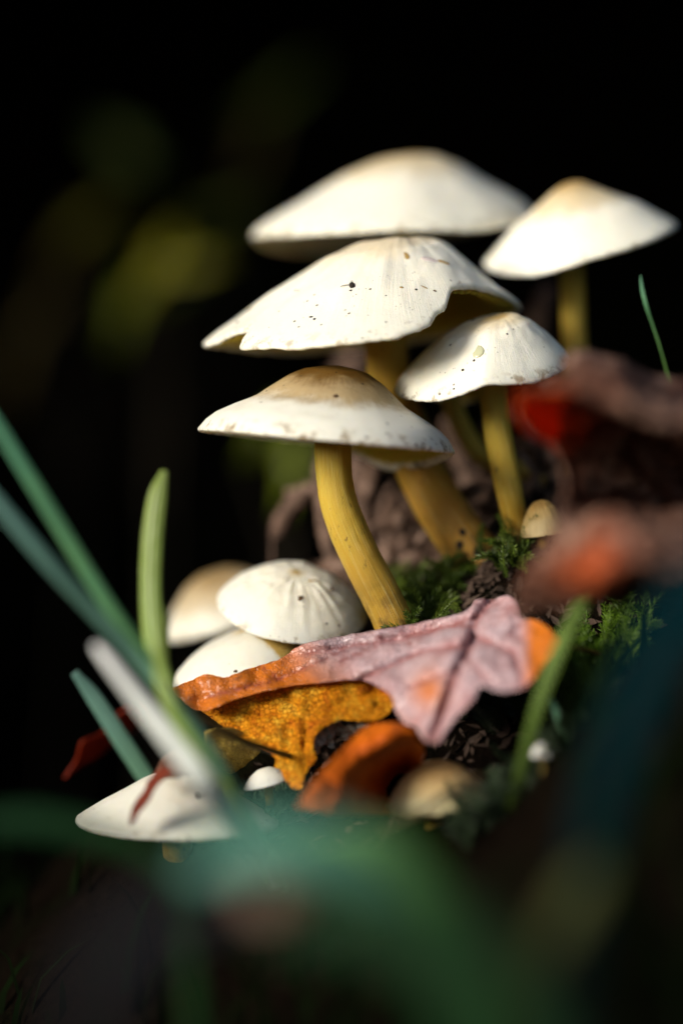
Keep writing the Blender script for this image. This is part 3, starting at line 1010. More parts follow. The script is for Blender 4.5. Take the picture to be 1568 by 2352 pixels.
outline_leaf("fallen_leaf",
    [(455, 1628), (540, 1592), (640, 1572), (760, 1552), (850, 1560), (902, 1598), (900, 1628), (868, 1652), (826, 1656), (780, 1654), (738, 1676), (720, 1706), (726, 1742), (704, 1768), (694, 1806), (676, 1814), (656, 1794), (642, 1766), (632, 1762), (630, 1738), (584, 1716), (540, 1688), (496, 1656)],
    [(455, 1628, -6.5), (640, 1575, -7.5), (850, 1562, -12.5), (902, 1610, -14.5), (700, 1650, -12.0), (560, 1660, -9.5), (740, 1700, -13.5), (720, 1742, -14.5), (680, 1812, -15.5), (630, 1740, -12.5), (820, 1672, -15.5)],
    LEAF_MOT, "mottled orange and yellow leaf with a ragged brown tip under the glossy red leaf", wr=1.1, wscale=0.02, step=7, jag=3.5,
    veins=[([(640, 1575), (700, 1660), (700, 1760)], 9, 1.0), ([(700, 1650), (850, 1590)], 7, .7), ([(690, 1640), (540, 1640)], 7, .7)])
outline_leaf("leaf_scrap",
    [(716, 1700), (738, 1672), (772, 1662), (800, 1668), (838, 1650), (852, 1664), (822, 1684), (800, 1700), (776, 1694), (764, 1716), (742, 1712), (728, 1732)],
    [(716, 1700, -11), (852, 1660, -12), (780, 1690, -9), (740, 1720, -10)],
    plain_material("leaf_skeleton", (0.16, 0.15, 0.11), (0.48, 0.47, 0.40), 600, 0.5), "grey papery leaf scrap between the mottled orange leaf and the rust-orange leaf", step=7, wr=2.0, wscale=0.05, jag=6)
outline_leaf("fallen_leaf",
    [(470, 1680), (535, 1672), (590, 1706), (600, 1724), (566, 1756), (528, 1778), (498, 1752), (476, 1720)],
    [(470, 1690, -12), (590, 1712, -8), (530, 1776, -6), (530, 1720, -9)],
    LEAF_YEL, "small speckled yellow leaf piece tucked below the mottled orange leaf", step=8, wr=0.8)
outline_leaf("fallen_leaf",
    [(680, 1850), (706, 1812), (746, 1766), (792, 1716), (836, 1672), (880, 1658), (926, 1664), (958, 1686), (972, 1726), (966, 1780), (978, 1828), (936, 1862), (860, 1868), (770, 1866)],
    [(836, 1672, -26), (880, 1660, -25), (940, 1672, -27), (760, 1760, -33), (690, 1845, -38), (800, 1715, -30), (900, 1690, -31), (850, 1705, -31), (820, 1755, -31), (862, 1745, -28), (900, 1770, -16), (936, 1808, -8), (880, 1826, -16), (800, 1810, -33), (964, 1750, -22), (974, 1822, -22), (900, 1862, -22), (780, 1850, -35)],
    LEAF_RUST, "curled rust-orange leaf with a dark hollow in front of the cream buff-crowned mushroom", step=8, wr=1.2, wscale=0.02)
outline_leaf("fallen_leaf",
    [(148, 1788), (176, 1746), (190, 1704), (238, 1682), (286, 1628), (318, 1622), (334, 1652), (300, 1684), (262, 1706), (226, 1740), (186, 1764)],
    [(148, 1788, 22), (190, 1710, 20), (300, 1640, 28), (334, 1660, 30), (240, 1710, 28)],
    LEAF_DRED, "bright red leaf scrap behind the teal and whitish grass blades", step=9, wr=1.0)
outline_leaf("fallen_leaf",
    [(374, 1760), (392, 1772), (358, 1806), (342, 1838), (322, 1862), (304, 1890), (298, 1886), (306, 1850), (330, 1816), (346, 1786)],
    [(374, 1762, -22), (344, 1826, -25.5), (302, 1888, -26), (330, 1812, -23.5)],
    LEAF_SHRED, "dark red leaf shred hanging over the lowest white cap", step=6, wr=0.5)
outline_leaf("fallen_leaf",
    [(352, 1790), (368, 1748), (400, 1722), (440, 1718), (470, 1742), (466, 1776), (436, 1782), (400, 1786)],
    [(352, 1786, -18), (400, 1722, -12), (470, 1745, -14), (430, 1782, -20), (400, 1750, -17)],
    LEAF_BROWN, "curled pale brown leaf flap on the crown of the lowest white mushroom", step=8, wr=1.2)


def net_leaf(name, net, mat, label, nu=50, nv=44, th=0.0003, wr=0.6, tint=None, group=None, fine=0.0):
    """net: rows of (px, py, d) points, smoothed in both directions"""
    rows = [spline(r, nu) for r in net]
    colsn = [spline([rows[k][i] for k in range(len(net))], nv) for i in range(nu)]
    V, T = [], []
    for j in range(nv):
        for i in range(nu):
            q = colsn[i][j]
            w = wr * fbm(Vector((q[0] * .013, q[1] * .013, 2.0)), 4)
            w2 = fine * fbm(Vector((q[0] * .035, q[1] * .035, 6.0)), 4)
            V.append(P(q[0] + 8 * w + 7 * w2, q[1] + 7 * w + 9 * w2, q[2] + 1.4 * w + 1.6 * w2))
            T.append(tint(i / (nu - 1), j / (nv - 1)) if tint else 0.0)
    F = []
    for j in range(nv - 1):
        for i in range(nu - 1):
            a = j * nu + i
            F.append((a, a + nu, a + nu + 1, a + 1))
    V2, F2 = solid(V, F, th)
    o = mk(name, V2, F2, mat, base=V[0], attrs={"tint": T + T})
    tag(o, label, "leaf", group)
    return o


net_leaf("fallen_leaf",
    [[(1285, 830, -38), (1330, 800, -40), (1400, 812, -40), (1480, 850, -40), (1600, 880, -40)],
     [(1290, 850, -58), (1340, 830, -62), (1420, 850, -64), (1500, 900, -64), (1610, 930, -64)],
     [(1200, 890, -64), (1330, 900, -66), (1420, 940, -72), (1510, 975, -74), (1610, 990, -72)],
     [(1180, 930, -60), (1290, 940, -44), (1400, 950, -38), (1500, 960, -38), (1610, 980, -40)],
     [(1210, 985, -56), (1290, 1000, -36), (1400, 1030, -30), (1500, 1040, -30), (1610, 1050, -32)],
     [(1285, 1040, -50), (1310, 1100, -36), (1400, 1130, -30), (1500, 1140, -30), (1610, 1150, -32)],
     [(1290, 1150, -56), (1320, 1170, -50), (1400, 1165, -50), (1490, 1180, -52), (1610, 1190, -54)],
     [(1270, 1230, -58), (1330, 1220, -66), (1410, 1200, -74), (1490, 1215, -76), (1610, 1230, -76)],
     [(1215, 1300, -56), (1300, 1290, -70), (1390, 1290, -82), (1480, 1290, -84), (1610, 1300, -84)],
     [(1190, 1370, -50), (1280, 1350, -62), (1380, 1350, -74), (1470, 1345, -76), (1610, 1350, -76)],
     [(1185, 1420, -44), (1270, 1400, -52), (1370, 1390, -60), (1470, 1385, -60), (1610, 1390, -60)]],
    LEAF_BROWN, "crumpled dry brown leaf with rust-red lobes beside the small tan striped button", nu=90, nv=130, wr=1.8, fine=1.0,
    tint=lambda u, v: max(1.0 if (u < 0.24 and 0.2 < v < 0.45) else 0.0, 0.75 * math.exp(-((u - .42) / .2) ** 2 - ((v - .82) / .09) ** 2), 0.5 * math.exp(-((u - .3) / .12) ** 2 - ((v - .36) / .08) ** 2)))

# dead bracken curled behind the stems
def strip(name, pts, mat, label, cat, fold=0.25, n=None, group=None, th=0.00018, down=False, taper=True, parent=None, face=None, twist=0.0, ragged=0.0):
    """pts: (px, py, d, width px). A folded blade; down = carry on into the ground"""
    n = n or 12 * (len(pts) - 1) + 1
    path = spline(pts, n)
    cs = [P(*q[:3]) for q in path]
    ws = [max(q[3], 0.5) * PX * (DIST + q[2] * .001) / DIST for q in path]
    if down:
        c = cs[-1].copy()
        gz = ground_z(c.x, c.y) - 0.004
        dirv = (cs[-1] - cs[-3])
        dirv = Vector((dirv.x * 0.3, dirv.y * 0.3, -abs(dirv.z) - 0.004)).normalized()
        k = 0
        while c.z > gz and k < 200:
            c = c + dirv * 0.004
            dirv = (dirv + Vector((0, 0, -0.06))).normalized()
            gz = ground_z(c.x, c.y) - 0.004
            cs.append(c.copy())
            ws.append(ws[-1] * 0.985)
            k += 1
    n = len(cs)
    if ragged: ws = [w_ * (1 + ragged * noise.noise(Vector((k * 0.9, pts[0][0] * .1, 0))) + ragged * noise.noise(Vector((k * 0.33, pts[0][0] * .1, 5)))) for k, w_ in enumerate(ws)]
    V, A = [], []
    M = 7
    for k in range(n):
        t = (cs[min(k + 1, n - 1)] - cs[max(k - 1, 0)]).normalized()
        f = face or Vector((0, -1, 0.25))
        side = t.cross(f).normalized()
        if twist:
            from mathutils import Matrix
            side = Matrix.Rotation(twist * k / n, 3, t) @ side
        nor = side.cross(t).normalized()
        for i in range(M):
            s_ = -1 + 2 * i / (M - 1)
            V.append(cs[k] + side * s_ * ws[k] * 0.5 + nor * (fold * ws[k] * (s_ * s_ - 0.5) * -1 + 0.02 * ws[k] * noise.noise(Vector((k * 0.3, i, 2)))))
            A.append((i / (M - 1), 0.0, k / (n - 1)))
    F = []
    for k in range(n - 1):
        for i in range(M - 1):
            a = k * M + i
            F.append((a, a + 1, a + M + 1, a + M))
    V2, F2 = solid(V, F, th)
    o = mk(name, V2, F2, mat, parent, base=cs[-1] if not parent else None, attrs={"polar": A + A, "tint": [0.0] * (2 * len(A))})
    if not parent: tag(o, label, cat, group)
    return o


GB = "dead bracken frond pieces behind the stems"
bracken = [
    ([(735, 1020, 34, 10), (728, 1100, 33, 26), (738, 1180, 32, 34), (756, 1270, 31, 34), (770, 1340, 30, 24)], "upright pale-edged dead bracken strip seen beside the bent yellow stem"),
    ([(735, 1112, 38, 14), (690, 1130, 40, 40), (652, 1180, 40, 44), (636, 1220, 38, 30), (625, 1240, 37, 8)], "brown dead leaf curl arching out past the bent yellow stem"),
    ([(870, 1040, 40, 18), (850, 1100, 38, 30), (838, 1170, 36, 30), (850, 1250, 35, 24)], "pinkish brown bracken strip between the bent stem and the ochre stem"),
    ([(905, 1110, 42, 14), (890, 1180, 38, 26), (884, 1250, 36, 28), (900, 1330, 34, 24)], "reddish dead bracken strip hugging the ochre stem's upper side"),
    ([(935, 1190, 36, 10), (925, 1250, 34, 22), (925, 1310, 32, 24), (935, 1370, 30, 18)], "short dead bracken strip hanging under the ochre stem"),
    ([(830, 1060, 46, 16), (822, 1130, 44, 26), (828, 1210, 42, 28), (850, 1300, 40, 20)], "dark brown bracken strip just beside the bent stem's bend"),
    ([(1020, 960, 46, 24), (1035, 1010, 44, 40), (1060, 1070, 42, 44), (1075, 1130, 40, 28)], "pale dead leaf behind the gap beside the leaning slender stem"),
    ([(1110, 1100, 40, 14), (1085, 1120, 38, 26), (1050, 1150, 37, 26), (1030, 1170, 36, 10)], "small pale leaf scrap lying behind the ochre stem's bend"),
    ([(1200, 950, 36, 20), (1225, 1010, 34, 34), (1250, 1070, 32, 30), (1262, 1120, 30, 12)], "brown dead leaf standing behind the ivory mushroom's stem"),
    ([(1262, 655, 70, 20), (1240, 700, 70, 46), (1225, 760, 70, 50), (1235, 820, 70, 40), (1250, 1000, 66, 30), (1260, 1110, 60, 24)], "tall dim brown leaf beside the slim straight stem"),
    ([(815, 800, 90, 20), (800, 840, 90, 56), (790, 900, 90, 60), (800, 1000, 88, 50), (840, 1180, 84, 40), (870, 1390, 80, 30)], "tall blurred brown leaf far behind the torn cap's stem"),
]
for i, (p, lab) in enumerate(bracken):
    strip("dead_leaf", p, LEAF_DEAD, lab, "dead leaf", fold=0.2, group=GB, down=True, ragged=0.6, n=46, face=Vector((-0.5 + 0.3 * (i % 3), -1, 0.4)))

# tangled bracken crumbs filling the gaps behind the stems
rnd = random.Random(77)
V, F, T = [], [], []
for _ in range(420):
    px, py, d = rnd.uniform(730, 1270), rnd.uniform(1050, 1420), rnd.uniform(24, 66)
    p = P(px, py, d)
    g = ground_z(p.x, p.y)
    p.z = g + abs(rnd.gauss(0, 0.004)) * (1 if rnd.random() < .7 else 2.2)
    dv = Vector((rnd.gauss(0.2, .5), rnd.gauss(0, .4), rnd.uniform(-.2, 1.3))).normalized()
    L_, W_ = rnd.uniform(.002, .009), rnd.uniform(.0004, .0016)
    sdv = dv.cross(Vector((rnd.gauss(0, .4), -1, rnd.gauss(0, .4)))).normalized()
    bend = Vector((rnd.gauss(0, .5), rnd.gauss(0, .5), rnd.gauss(0, .3)))
    i0 = len(V)
    for k in range(6):
        t_ = k / 5
        c = p + dv * L_ * (t_ - .25) + bend * L_ * t_ * t_ * .5
        w_ = W_ * (math.sin(PI * (0.1 + 0.85 * t_)) + .25 * noise.noise(Vector((k * .9, px, 0))))
        V.extend([c - sdv * w_, c + sdv * w_ + Vector((0, -w_ * .3, 0))])
    for k in range(5):
        F.append((i0 + 2 * k, i0 + 2 * k + 1, i0 + 2 * k + 3, i0 + 2 * k + 2))
V, F = solid(V, F, 0.00012)
tag(mk("dead_bracken", V, F, LEAF_DEAD, base=Vector(V[0]), attrs={"tint": [0.0] * len(V)}), "tangle of dead bracken crumbs filling the gaps behind the stems", "bracken", kind="stuff")

# ------------------------------------------------------------------ grass
G_TEAL = grass_material("grass_teal", (0.17, 0.34, 0.28), (0.17, 0.36, 0.20))
G_GREEN = grass_material("grass_green", (0.13, 0.36, 0.20), (0.22, 0.42, 0.06))
G_LIGHT = grass_material("grass_light", (0.24, 0.32, 0.06), (0.28, 0.44, 0.07))
G_WHITE = grass_material("grass_whitish", (0.85, 0.85, 0.81), (0.70, 0.78, 0.66), translucent=0.1)
G_DARK = grass_material("grass_dark", (0.008, 0.04, 0.012), (0.012, 0.045, 0.01), 0.6, 0.15)
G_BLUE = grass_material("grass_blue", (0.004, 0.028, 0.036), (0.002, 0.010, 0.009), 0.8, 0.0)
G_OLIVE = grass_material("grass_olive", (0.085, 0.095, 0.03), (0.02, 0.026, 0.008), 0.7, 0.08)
G_GREY = grass_material("grass_grey", (0.035, 0.035, 0.04), (0.004, 0.004, 0.005), 0.7, 0.05)  # dark root end is foreground shade painted into the blade
G_FORE = grass_material("grass_fore_teal", (0.14, 0.38, 0.29), (0.005, 0.035, 0.008), 0.6, 0.12, end=0.62)  # teal tip sinks to a dark root: shade near the ground painted in
G_FORE2 = grass_material("grass_fore_green", (0.22, 0.44, 0.08), (0.006, 0.04, 0.005), 0.6, 0.12, end=0.62)  # lower half darkened in the ramp to stand in for shade
G_STALK = grass_material("grass_stalk", (0.20, 0.34, 0.04), (0.008, 0.012, 0.003), 0.5, 0.3)  # green fades to a near-black root, shade put into the colour
TWIG = plain_material("twig_bark", (0.03, 0.018, 0.01), (0.10, 0.065, 0.025), 400, 0.7)

GG = "grass blades round the mushrooms"
grass = [
    (G_GREEN, [(-50, 905, -46, 18), (0, 985, -46, 26), (120, 1180, -44, 31), (240, 1375, -42, 33), (330, 1505, -40, 33), (410, 1630, -39, 31), (490, 1760, -39, 28), (560, 1880, -34, 24), (620, 1985, -28, 21), (650, 2070, -12, 17)],
     "long slanting green grass blade, upper of two parallel ones by the upright blade"),
    (G_TEAL, [(-60, 1085, -52, 22), (0, 1160, -52, 28), (110, 1290, -50, 32), (230, 1420, -46, 33), (330, 1530, -43, 31), (430, 1650, -43, 28), (520, 1780, -41, 26), (590, 1900, -32, 23), (640, 2000, -28, 19), (670, 2080, -12, 16)],
     "long slanting teal grass blade, lower of two parallel ones by the upright blade"),
    (G_LIGHT, [(378, 1080, -25, 16), (362, 1140, -26, 44), (350, 1240, -27, 50), (346, 1350, -28, 50), (352, 1460, -30, 50), (374, 1560, -33, 45), (425, 1660, -39, 40), (495, 1770, -41, 36), (555, 1880, -37, 32), (605, 1980, -23, 27), (640, 2070, -9, 22)],
     "upright light green blunt-tipped grass blade against the dark hollow"),
    (G_LIGHT, [(372, 1400, -44, 8), (370, 1470, -44, 20), (368, 1550, -44, 30), (400, 1640, -46, 32), (470, 1750, -46, 32), (540, 1880, -40, 28), (600, 1985, -24, 24), (630, 2075, -10, 20)],
     "narrow pale green grass blade crossing the foot of the upright blunt blade"),
    (G_WHITE, [(218, 1480, -54, 14), (250, 1520, -55, 27), (320, 1610, -56, 34), (400, 1710, -58, 44), (480, 1810, -58, 52), (555, 1900, -48, 47), (615, 1990, -28, 35), (648, 2080, -12, 24)],
     "whitish bleached grass blade leading to the lowest white cap"),
    (G_TEAL, [(172, 1545, 16, 17), (215, 1600, 17, 36), (280, 1700, 18, 41), (335, 1785, 19, 40), (400, 1890, 20, 35), (440, 1990, 21, 32)],
     "short teal grass blade in front of the bright red leaf scrap"),
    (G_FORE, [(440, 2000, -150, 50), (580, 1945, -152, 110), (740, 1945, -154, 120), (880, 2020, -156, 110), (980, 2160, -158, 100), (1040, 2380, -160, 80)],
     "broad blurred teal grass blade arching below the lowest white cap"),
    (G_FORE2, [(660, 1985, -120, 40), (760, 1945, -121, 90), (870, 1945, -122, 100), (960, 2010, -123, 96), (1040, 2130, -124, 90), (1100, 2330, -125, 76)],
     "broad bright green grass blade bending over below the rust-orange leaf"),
    (G_DARK, [(620, 2120, -176, 60), (800, 2090, -178, 160), (960, 2140, -180, 170), (1100, 2250, -182, 150), (1220, 2420, -184, 120)],
     "wide dark green grass blade under the bright green arching one"),
    (G_GREY, [(560, 2060, -170, 50), (420, 2090, -172, 110), (300, 2160, -174, 120), (220, 2260, -176, 110), (190, 2420, -178, 90)],
     "wide dim greyish lilac grass blade below the arching teal one"),
    (G_DARK, [(-40, 1890, -96, 50), (80, 1888, -96, 64), (220, 1915, -96, 60), (340, 1960, -96, 50), (430, 2060, -96, 40)],
     "dim olive grass blade lying level beneath the lowest white cap"),
    (G_OLIVE, [(1375, 1985, -150, 20), (1340, 2040, -150, 60), (1290, 2120, -150, 66), (1240, 2230, -150, 50), (1215, 2380, -150, 40)],
     "pale olive blurred grass blade tip standing alone over dark ground"),
    (G_OLIVE, [(1222, 1880, -52, 14), (1200, 1925, -53, 28), (1165, 1985, -54, 34), (1120, 2050, -55, 34), (1085, 2160, -56, 30)],
     "dull olive grass blade leaning beside the cream buff-crowned mushroom"),
    (G_BLUE, [(1640, 1250, -134, 80), (1560, 1420, -136, 100), (1470, 1600, -138, 100), (1400, 1780, -140, 90), (1350, 2000, -142, 80), (1320, 2300, -144, 70)],
     "dark blue-green grass blade rising past the crumpled brown leaf"),
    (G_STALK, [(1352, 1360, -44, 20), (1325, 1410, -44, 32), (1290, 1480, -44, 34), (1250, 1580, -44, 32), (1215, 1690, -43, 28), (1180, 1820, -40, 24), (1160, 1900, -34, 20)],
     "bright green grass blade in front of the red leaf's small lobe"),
    (G_GREEN, [(1262, 1600, -26, 10), (1288, 1660, -27, 24), (1302, 1720, -28, 28), (1300, 1800, -29, 26), (1285, 1900, -30, 22)],
     "short green grass blade beside the pinhead white mushroom"),
    (G_GREEN, [(1470, 632, 8, 2), (1474, 665, 8, 8), (1484, 705, 8, 8), (1497, 745, 9, 5), (1515, 800, 10, 4), (1535, 880, 12, 4), (1550, 1000, 14, 4), (1555, 1180, 16, 4)],
     "hair-thin green grass shoot rising beside the pale conical mushroom"),
]
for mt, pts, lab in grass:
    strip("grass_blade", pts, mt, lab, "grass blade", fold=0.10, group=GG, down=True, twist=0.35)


def tube(name, pts, mat, label, cat, M=8, group=None, parent=None, knob=0.12):
    n = 10 * (len(pts) - 1) + 1
    path = spline(pts, n)
    cs = [P(*q[:3]) for q in path]
    V, F = [], []
    for k in range(n):
        t = (cs[min(k + 1, n - 1)] - cs[max(k - 1, 0)]).normalized()
        e1 = t.cross(Vector((0.3, 1, 0.1))).normalized()
        e2 = t.cross(e1)
        r = path[k][3] * .5 * PX * (1 + knob * noise.noise(Vector((k * 0.5, pts[0][0], 0))))
        for i in range(M):
            a = 2 * PI * i / M
            V.append(cs[k] + (e1 * math.cos(a) + e2 * math.sin(a)) * r)
    for k in range(n - 1):
        for i in range(M):
            a, b = k * M + i, k * M + (i + 1) % M
            F.append((a, a + M, b + M, b))
    F.append(tuple(range(M)))
    F.append(tuple(reversed(range((n - 1) * M, n * M))))
    o = mk(name, V, F, mat, parent, base=cs[0] if not parent else None)
    if not parent: tag(o, label, cat, group)
    return o


STALK = plain_material("leaf_stalk", (0.05, 0.055, 0.012), (0.11, 0.085, 0.02), 300, 0.5)
tube("leaf_stalk", [(385, 1570, -40, 16), (450, 1640, -34, 17), (540, 1692, -24, 17), (630, 1726, -16, 15), (735, 1756, -7, 11)], STALK, "dark olive leaf stalk running under the mottled orange leaf", "stalk")
tube("twig", [(880, 1905, -50, 16), (960, 1868, -48, 17), (1040, 1820, -46, 16), (1105, 1784, -44, 12)], TWIG, "dark straight twig across the cream buff-crowned cap", "twig")
tube("twig", [(1282, 1480, -28, 9), (1330, 1490, -22, 9), (1375, 1502, -16, 8)], leaf_material("stalk_red", (0.2, 0.03, 0.01), (0.3, 0.06, 0.02), (0.35, 0.09, 0.03), 100), "thin red stalk poking out of the glossy red leaf into the moss", "stalk")

outline_leaf("fallen_leaf", [(540, 2030), (600, 2004), (670, 2016), (704, 2052), (650, 2098), (570, 2090)], [(540, 2040, -138), (700, 2050, -142), (620, 2010, -136), (620, 2095, -146)],
             LEAF_BROWN, "small tan leaf caught on the arching teal grass blade", step=16, wr=1.5)

# ------------------------------------------------------------------ moss
def moss_material(name, c0, c1):
    t = NT(name)
    n = t.noise(230, 3)
    c = t.ramp(n, [(0.35, c0), (0.65, c1)])
    t.color(c)
    t.set(Roughness=0.5)
    tr = t.n("ShaderNodeBsdfTranslucent")
    t.l(c, tr.inputs[0])
    ms = t.n("ShaderNodeMixShader")
    ms.inputs[0].default_value = 0.3
    t.l(t.b.outputs[0], ms.inputs[1])
    t.l(tr.outputs[0], ms.inputs[2])
    t.l(ms.outputs[0], t.t.nodes["Material Output"].inputs[0])
    return t.m


MOSS_G = moss_material("moss_green", (0.05, 0.09, 0.008), (0.14, 0.20, 0.02))
MOSS_B = moss_material("moss_bright", (0.06, 0.13, 0.006), (0.16, 0.28, 0.015))
MOSS_P = moss_material("moss_pale", (0.10, 0.17, 0.09), (0.20, 0.28, 0.16))
MOSS_D = moss_material("moss_dark", (0.015, 0.03, 0.012), (0.05, 0.08, 0.035))


def moss_sprig(V, F, root, dirv, L, leaf, curl, rnd, n=16, w=0.35):
    """one shoot: a thin curling stem clad in pointed leaves"""
    c = root.copy()
    d = dirv.normalized()
    ax = Vector((rnd.uniform(-1, 1), rnd.uniform(-1, 1), rnd.uniform(-.3, .3))).normalized()
    for k in range(n):
        c2 = c + d * (L / n)
        e1 = d.cross(Vector((0.2, 1, 0.3))).normalized()
        e2 = d.cross(e1)
        i0 = len(V)
        r = L * 0.022 * (1 - 0.6 * k / n)
        for cc in (c, c2):
            for a in (0, 2.1, 4.2):
                V.append(cc + (e1 * math.cos(a) + e2 * math.sin(a)) * r)
        for i in range(3):
            F.append((i0 + i, i0 + (i + 1) % 3, i0 + 3 + (i + 1) % 3, i0 + 3 + i))
        for q in range(4):
            a = q * 1.571 + k * 0.9 + rnd.uniform(-.3, .3)
            o = e1 * math.cos(a) + e2 * math.sin(a)
            ll = leaf * rnd.uniform(.7, 1.2) * (0.6 + 0.4 * math.sin(PI * min(1, (k + 1) / n)))
            tip = c + o * ll * 0.8 + d * ll * 0.75
            sd = d.cross(o).normalized() * ll * w * 0.5
            mid = c + o * ll * 0.38 + d * ll * 0.2
            i0 = len(V)
            V.extend([c, mid + sd, tip, mid - sd])
            F.append((i0, i0 + 1, i0 + 2, i0 + 3))
        c = c2
        d = (d + ax.cross(d) * curl / n).normalized()


def moss_patch(name, spots, mat, label, seed, L=0.006, leaf=0.0011, curl=1.2, n_per=6, lift=0.0, w=0.35, cat="moss", spread=0.0015):
    rnd = random.Random(seed)
    V, F = [], []
    for (px, py, d, rp, cnt) in spots:
        for _ in range(cnt):
            p = P(px + rnd.gauss(0, rp * .5), py + rnd.gauss(0, rp * .5), d + rnd.gauss(0, rp * .5 * PX * 1000))
            g = ground_z(p.x, p.y)
            root = Vector((p.x, p.y, g + 0.0002))
            if p.z > g: root.z = min(p.z, g + 0.0015)
            dv = Vector((rnd.gauss(-.2, .6), rnd.gauss(-.5, .5), rnd.uniform(.4, 1.2)))
            moss_sprig(V, F, root, dv, L * rnd.uniform(.6, 1.3), leaf, curl * rnd.uniform(.3, 1.6) * rnd.choice((-1, 1)), rnd, w=w)
    o = mk(name, V, F, mat, base=Vector(V[0]), smooth=False)
    tag(o, label, cat, kind="stuff")


moss_patch("moss", [(985, 1395, 8, 60, 40), (1035, 1330, 12, 50, 34), (1090, 1300, 14, 40, 24), (1180, 1250, 4, 26, 20), (960, 1440, 0, 40, 20)], MOSS_G, "yellow-green curling moss between the feet of the two big stems", 3, L=0.0065, leaf=0.0012, curl=2.2)
moss_patch("moss", [(1330, 1520, -8, 50, 40), (1400, 1540, -8, 60, 50), (1440, 1480, -6, 50, 34), (1320, 1580, -12, 40, 26)], MOSS_B, "bright green feathery moss beyond the glossy red leaf's small lobe", 4, L=0.008, leaf=0.0013, curl=1.0)
moss_patch("moss", [(640, 1850, -3, 26, 50), (605, 1872, -5, 30, 50), (665, 1840, -2, 24, 30)], MOSS_P, "pale frosted moss cushion by the tiny flat white mushroom", 5, L=0.003, leaf=0.0006, curl=.8)
moss_patch("moss", [(1120, 1620, -6, 34, 24), (1160, 1650, -8, 40, 30), (1090, 1640, -6, 30, 20)], MOSS_D, "dark hairy moss in the shade under the glossy red leaf", 6, L=0.005, leaf=0.0020, curl=.5, w=0.10)
moss_patch("moss", [(850, 1430, 6, 24, 14), (835, 1400, 10, 20, 10)], MOSS_D, "small dark moss tuft where the rounded button meets the bent stem", 7, L=0.006, leaf=0.0010, curl=1.0)
moss_patch("moss", [(1290, 1660, -22, 60, 40), (1200, 1820, -30, 90, 40), (1350, 1750, -30, 80, 40), (1100, 1900, -34, 60, 30)], MOSS_D, "sparse dark moss over the shaded slope round the pinhead mushroom", 8, L=0.006, leaf=0.0012, curl=1.0)
moss_patch("moss", [(905, 1300, 34, 30, 24), (930, 1370, 24, 30, 24), (660, 1200, 60, 60, 30)], MOSS_G, "soft green moss in the gap behind the ochre stem", 9, L=0.007, leaf=0.0013, curl=1.4)

# loose litter over the bank
rnd = random.Random(21)
LITTER = plain_material("litter", (0.02, 0.012, 0.007), (0.09, 0.055, 0.038), 120, 0.8)
V, F = [], []
for k in range(4200):
    x, y = rnd.gauss(0.012, 0.035), rnd.gauss(0.012, 0.04)
    if k > 2600: x, y = rnd.gauss(0.020, 0.011), rnd.gauss(0.008, 0.010)
    if y < -0.02 or x < -0.018 or ground_z(x, y) < 0.066: continue
    z = ground_z(x, y)
    e = 0.001
    nrm = Vector((-(ground_z(x + e, y) - z) / e, -(ground_z(x, y + e) - z) / e, 1)).normalized()
    nrm = (nrm + Vector((rnd.gauss(0, .5), rnd.gauss(0, .5), rnd.gauss(0, .3)))).normalized()
    t1 = nrm.cross(Vector((rnd.uniform(-1, 1), rnd.uniform(-1, 1), rnd.uniform(-1, 1)))).normalized()
    t2 = nrm.cross(t1)
    a, b = rnd.uniform(.0005, .0024), rnd.uniform(.0002, .0007)
    c = Vector((x, y, z)) + nrm * 0.0002
    i0 = len(V)
    V.extend([c - t1 * a, c - t2 * b + nrm * b * .3, c + t1 * a, c + t2 * b + nrm * b * .4, c - nrm * 0.0003])
    F.extend([(i0, i0 + 1, i0 + 2, i0 + 3), (i0 + 1, i0, i0 + 4), (i0 + 2, i0 + 1, i0 + 4), (i0 + 3, i0 + 2, i0 + 4), (i0, i0 + 3, i0 + 4)])
tag(mk("leaf_litter", V, F, LITTER, base=Vector(V[0]), smooth=False), "fine dark brown leaf litter crumbs strewn over the bank", "litter", kind="stuff")

# short dark grass over the low ground
rnd = random.Random(33)
V, F, A = [], [], []
cnt = 0
while cnt < 5200:
    x, y = rnd.uniform(-0.16, 0.13), rnd.uniform(-0.17, 0.14)
    g = ground_z(x, y)
    if g > (0.10 if x > 0.03 and y < -0.008 else 0.062) - 0.02 * rnd.random(): continue
    if x < -0.012 and y > -0.07 and rnd.random() < 0.85:
        cnt += 1
        continue
    cnt += 1
    hgt = rnd.uniform(0.007, 0.020)
    a = rnd.uniform(0, 2 * PI)
    ln = Vector((math.cos(a), math.sin(a), 0)) * hgt * rnd.uniform(0.1, 0.9)
    sd_ = Vector((-math.sin(a + .4), math.cos(a + .4), 0)) * rnd.uniform(0.0004, 0.0009)
    b0 = Vector((x, y, g - 0.001))
    i0 = len(V)
    for t_ in (0, 0.4, 0.75):
        c = b0 + Vector((0, 0, hgt * t_ * (1.2 - .3 * t_))) + ln * t_ * t_
        V.extend([c - sd_ * (1 - t_ * .5), c + sd_ * (1 - t_ * .5)])
    V.append(b0 + Vector((0, 0, hgt * 0.92)) + ln)
    F.extend([(i0, i0 + 1, i0 + 3, i0 + 2), (i0 + 2, i0 + 3, i0 + 5, i0 + 4), (i0 + 4, i0 + 5, i0 + 6)])
    A.extend([(0.5, 0, t_) for t_ in (0, 0, .4, .4, .75, .75, 1)])
tag(mk("short_grass", V, F, grass_material("short_grass", (0.004, 0.007, 0.002), (0.006, 0.014, 0.003), 0.9, 0.03), base=Vector(V[0]), attrs={"polar": A}), "short dark grass covering the low ground under the mushrooms", "grass", kind="stuff")

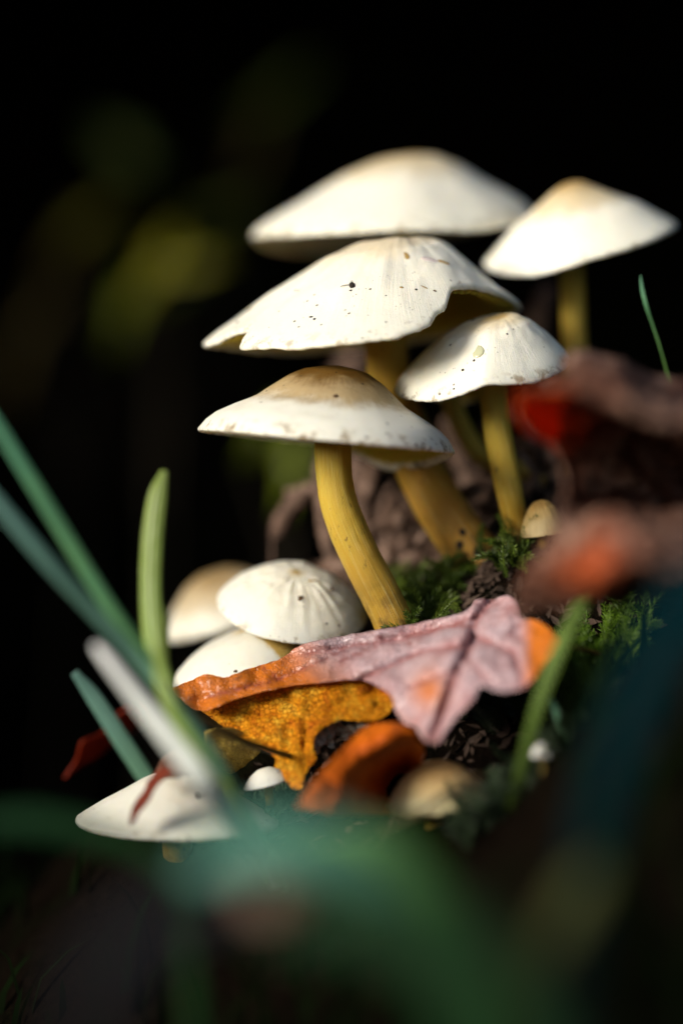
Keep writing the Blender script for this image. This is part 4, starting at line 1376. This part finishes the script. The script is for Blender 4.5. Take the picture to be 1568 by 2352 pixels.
# ------------------------------------------------------------------ undergrowth in the hollow behind
BG_YEL = grass_material("undergrowth_yellow_green", (0.22, 0.215, 0.004), (0.27, 0.25, 0.005))
BG_GRN = grass_material("undergrowth_green", (0.12, 0.16, 0.006), (0.14, 0.17, 0.007))
BG_BRN = grass_material("undergrowth_brown", (0.12, 0.085, 0.015), (0.14, 0.10, 0.02))
BG_STEM = plain_material("undergrowth_stem", (0.02, 0.015, 0.008), (0.04, 0.03, 0.015), 60, 0.8)


def sapling(label, base_px, d, leaves, stem_to):
    b = P(base_px, 1176, d)
    b.z = ground_z(b.x, b.y) - 0.004
    root = thing("undergrowth_plant", b, label, "plant", "dim leafy plants in the dark hollow")
    s = PX * (DIST + d * .001) / DIST
    bpy_ = 1176 - (b.z - Z0) / s
    tube("stem", [(base_px, bpy_, d, 22), ((base_px + stem_to[0]) / 2 + 20, (bpy_ + stem_to[1]) / 2, d, 18), (stem_to[0], stem_to[1], d, 10)], BG_STEM, None, None, parent=root)
    for (px, py, dd, ang, L, W, mt) in leaves:
        L, W = L * 1.45, W * 0.85
        c, sn = math.cos(math.radians(ang)), math.sin(math.radians(ang))
        pts = [(px - c * L * .55, py + sn * L * .55, d + dd, 4), (px - c * L * .25, py + sn * L * .25, d + dd - 4, W * .8), (px + c * L * .05, py - sn * L * .05, d + dd - 6, W), (px + c * L * .3, py - sn * L * .3, d + dd - 2, W * .7), (px + c * L * .5, py - sn * L * .5, d + dd + 6, 3)]
        strip("leaf", pts, mt, None, None, parent=root, face=Vector((-0.45, -0.6, 0.6)), fold=0.12, th=0.0003)
        # short leaf stalk back to the stem
        tx = base_px + (stem_to[0] - base_px) * 0.6
        ty = bpy_ + (stem_to[1] - bpy_) * 0.6
        tube("leaf_stalk", [(px - c * L * .5, py + sn * L * .5, d + dd, 5), ((px + tx) / 2, (py + ty) / 2 + 20, d + dd * .4, 6), (tx, ty, d, 7)], BG_STEM, None, None, parent=root, M=5)


sapling("leafy plant with yellow-green leaves glowing dimly beside the torn cap, in the dark hollow", 330, 330,
        [(355, 610, 0, 60, 150, 78, BG_YEL), (455, 600, -20, 10, 120, 66, BG_YEL), (285, 715, 15, 75, 130, 70, BG_GRN), (405, 660, 10, 30, 90, 50, BG_GRN)], (370, 540))
sapling("leafy plant with one green leaf and tan leaves, behind the broad pale cap's thin edge", 480, 480,
        [(305, 350, 0, -35, 130, 84, BG_GRN), (580, 345, 10, 70, 130, 52, BG_BRN), (525, 480, -10, 20, 130, 60, BG_GRN), (640, 210, 30, 40, 160, 70, BG_GRN)], (520, 300))
sapling("leafy plant with brownish drooping leaves far back in the dark hollow", 120, 420,
        [(205, 505, 0, 40, 120, 60, BG_YEL), (150, 560, 20, 60, 150, 60, BG_BRN), (85, 730, 10, 60, 160, 60, BG_BRN), (30, 850, 0, 75, 160, 56, BG_BRN)], (190, 470))
sapling("low green leafy sprout glimpsed behind the bent yellow stem", 640, 180,
        [(665, 1075, 0, 80, 150, 80, BG_GRN), (600, 990, 15, 60, 110, 50, BG_GRN)], (660, 1020))
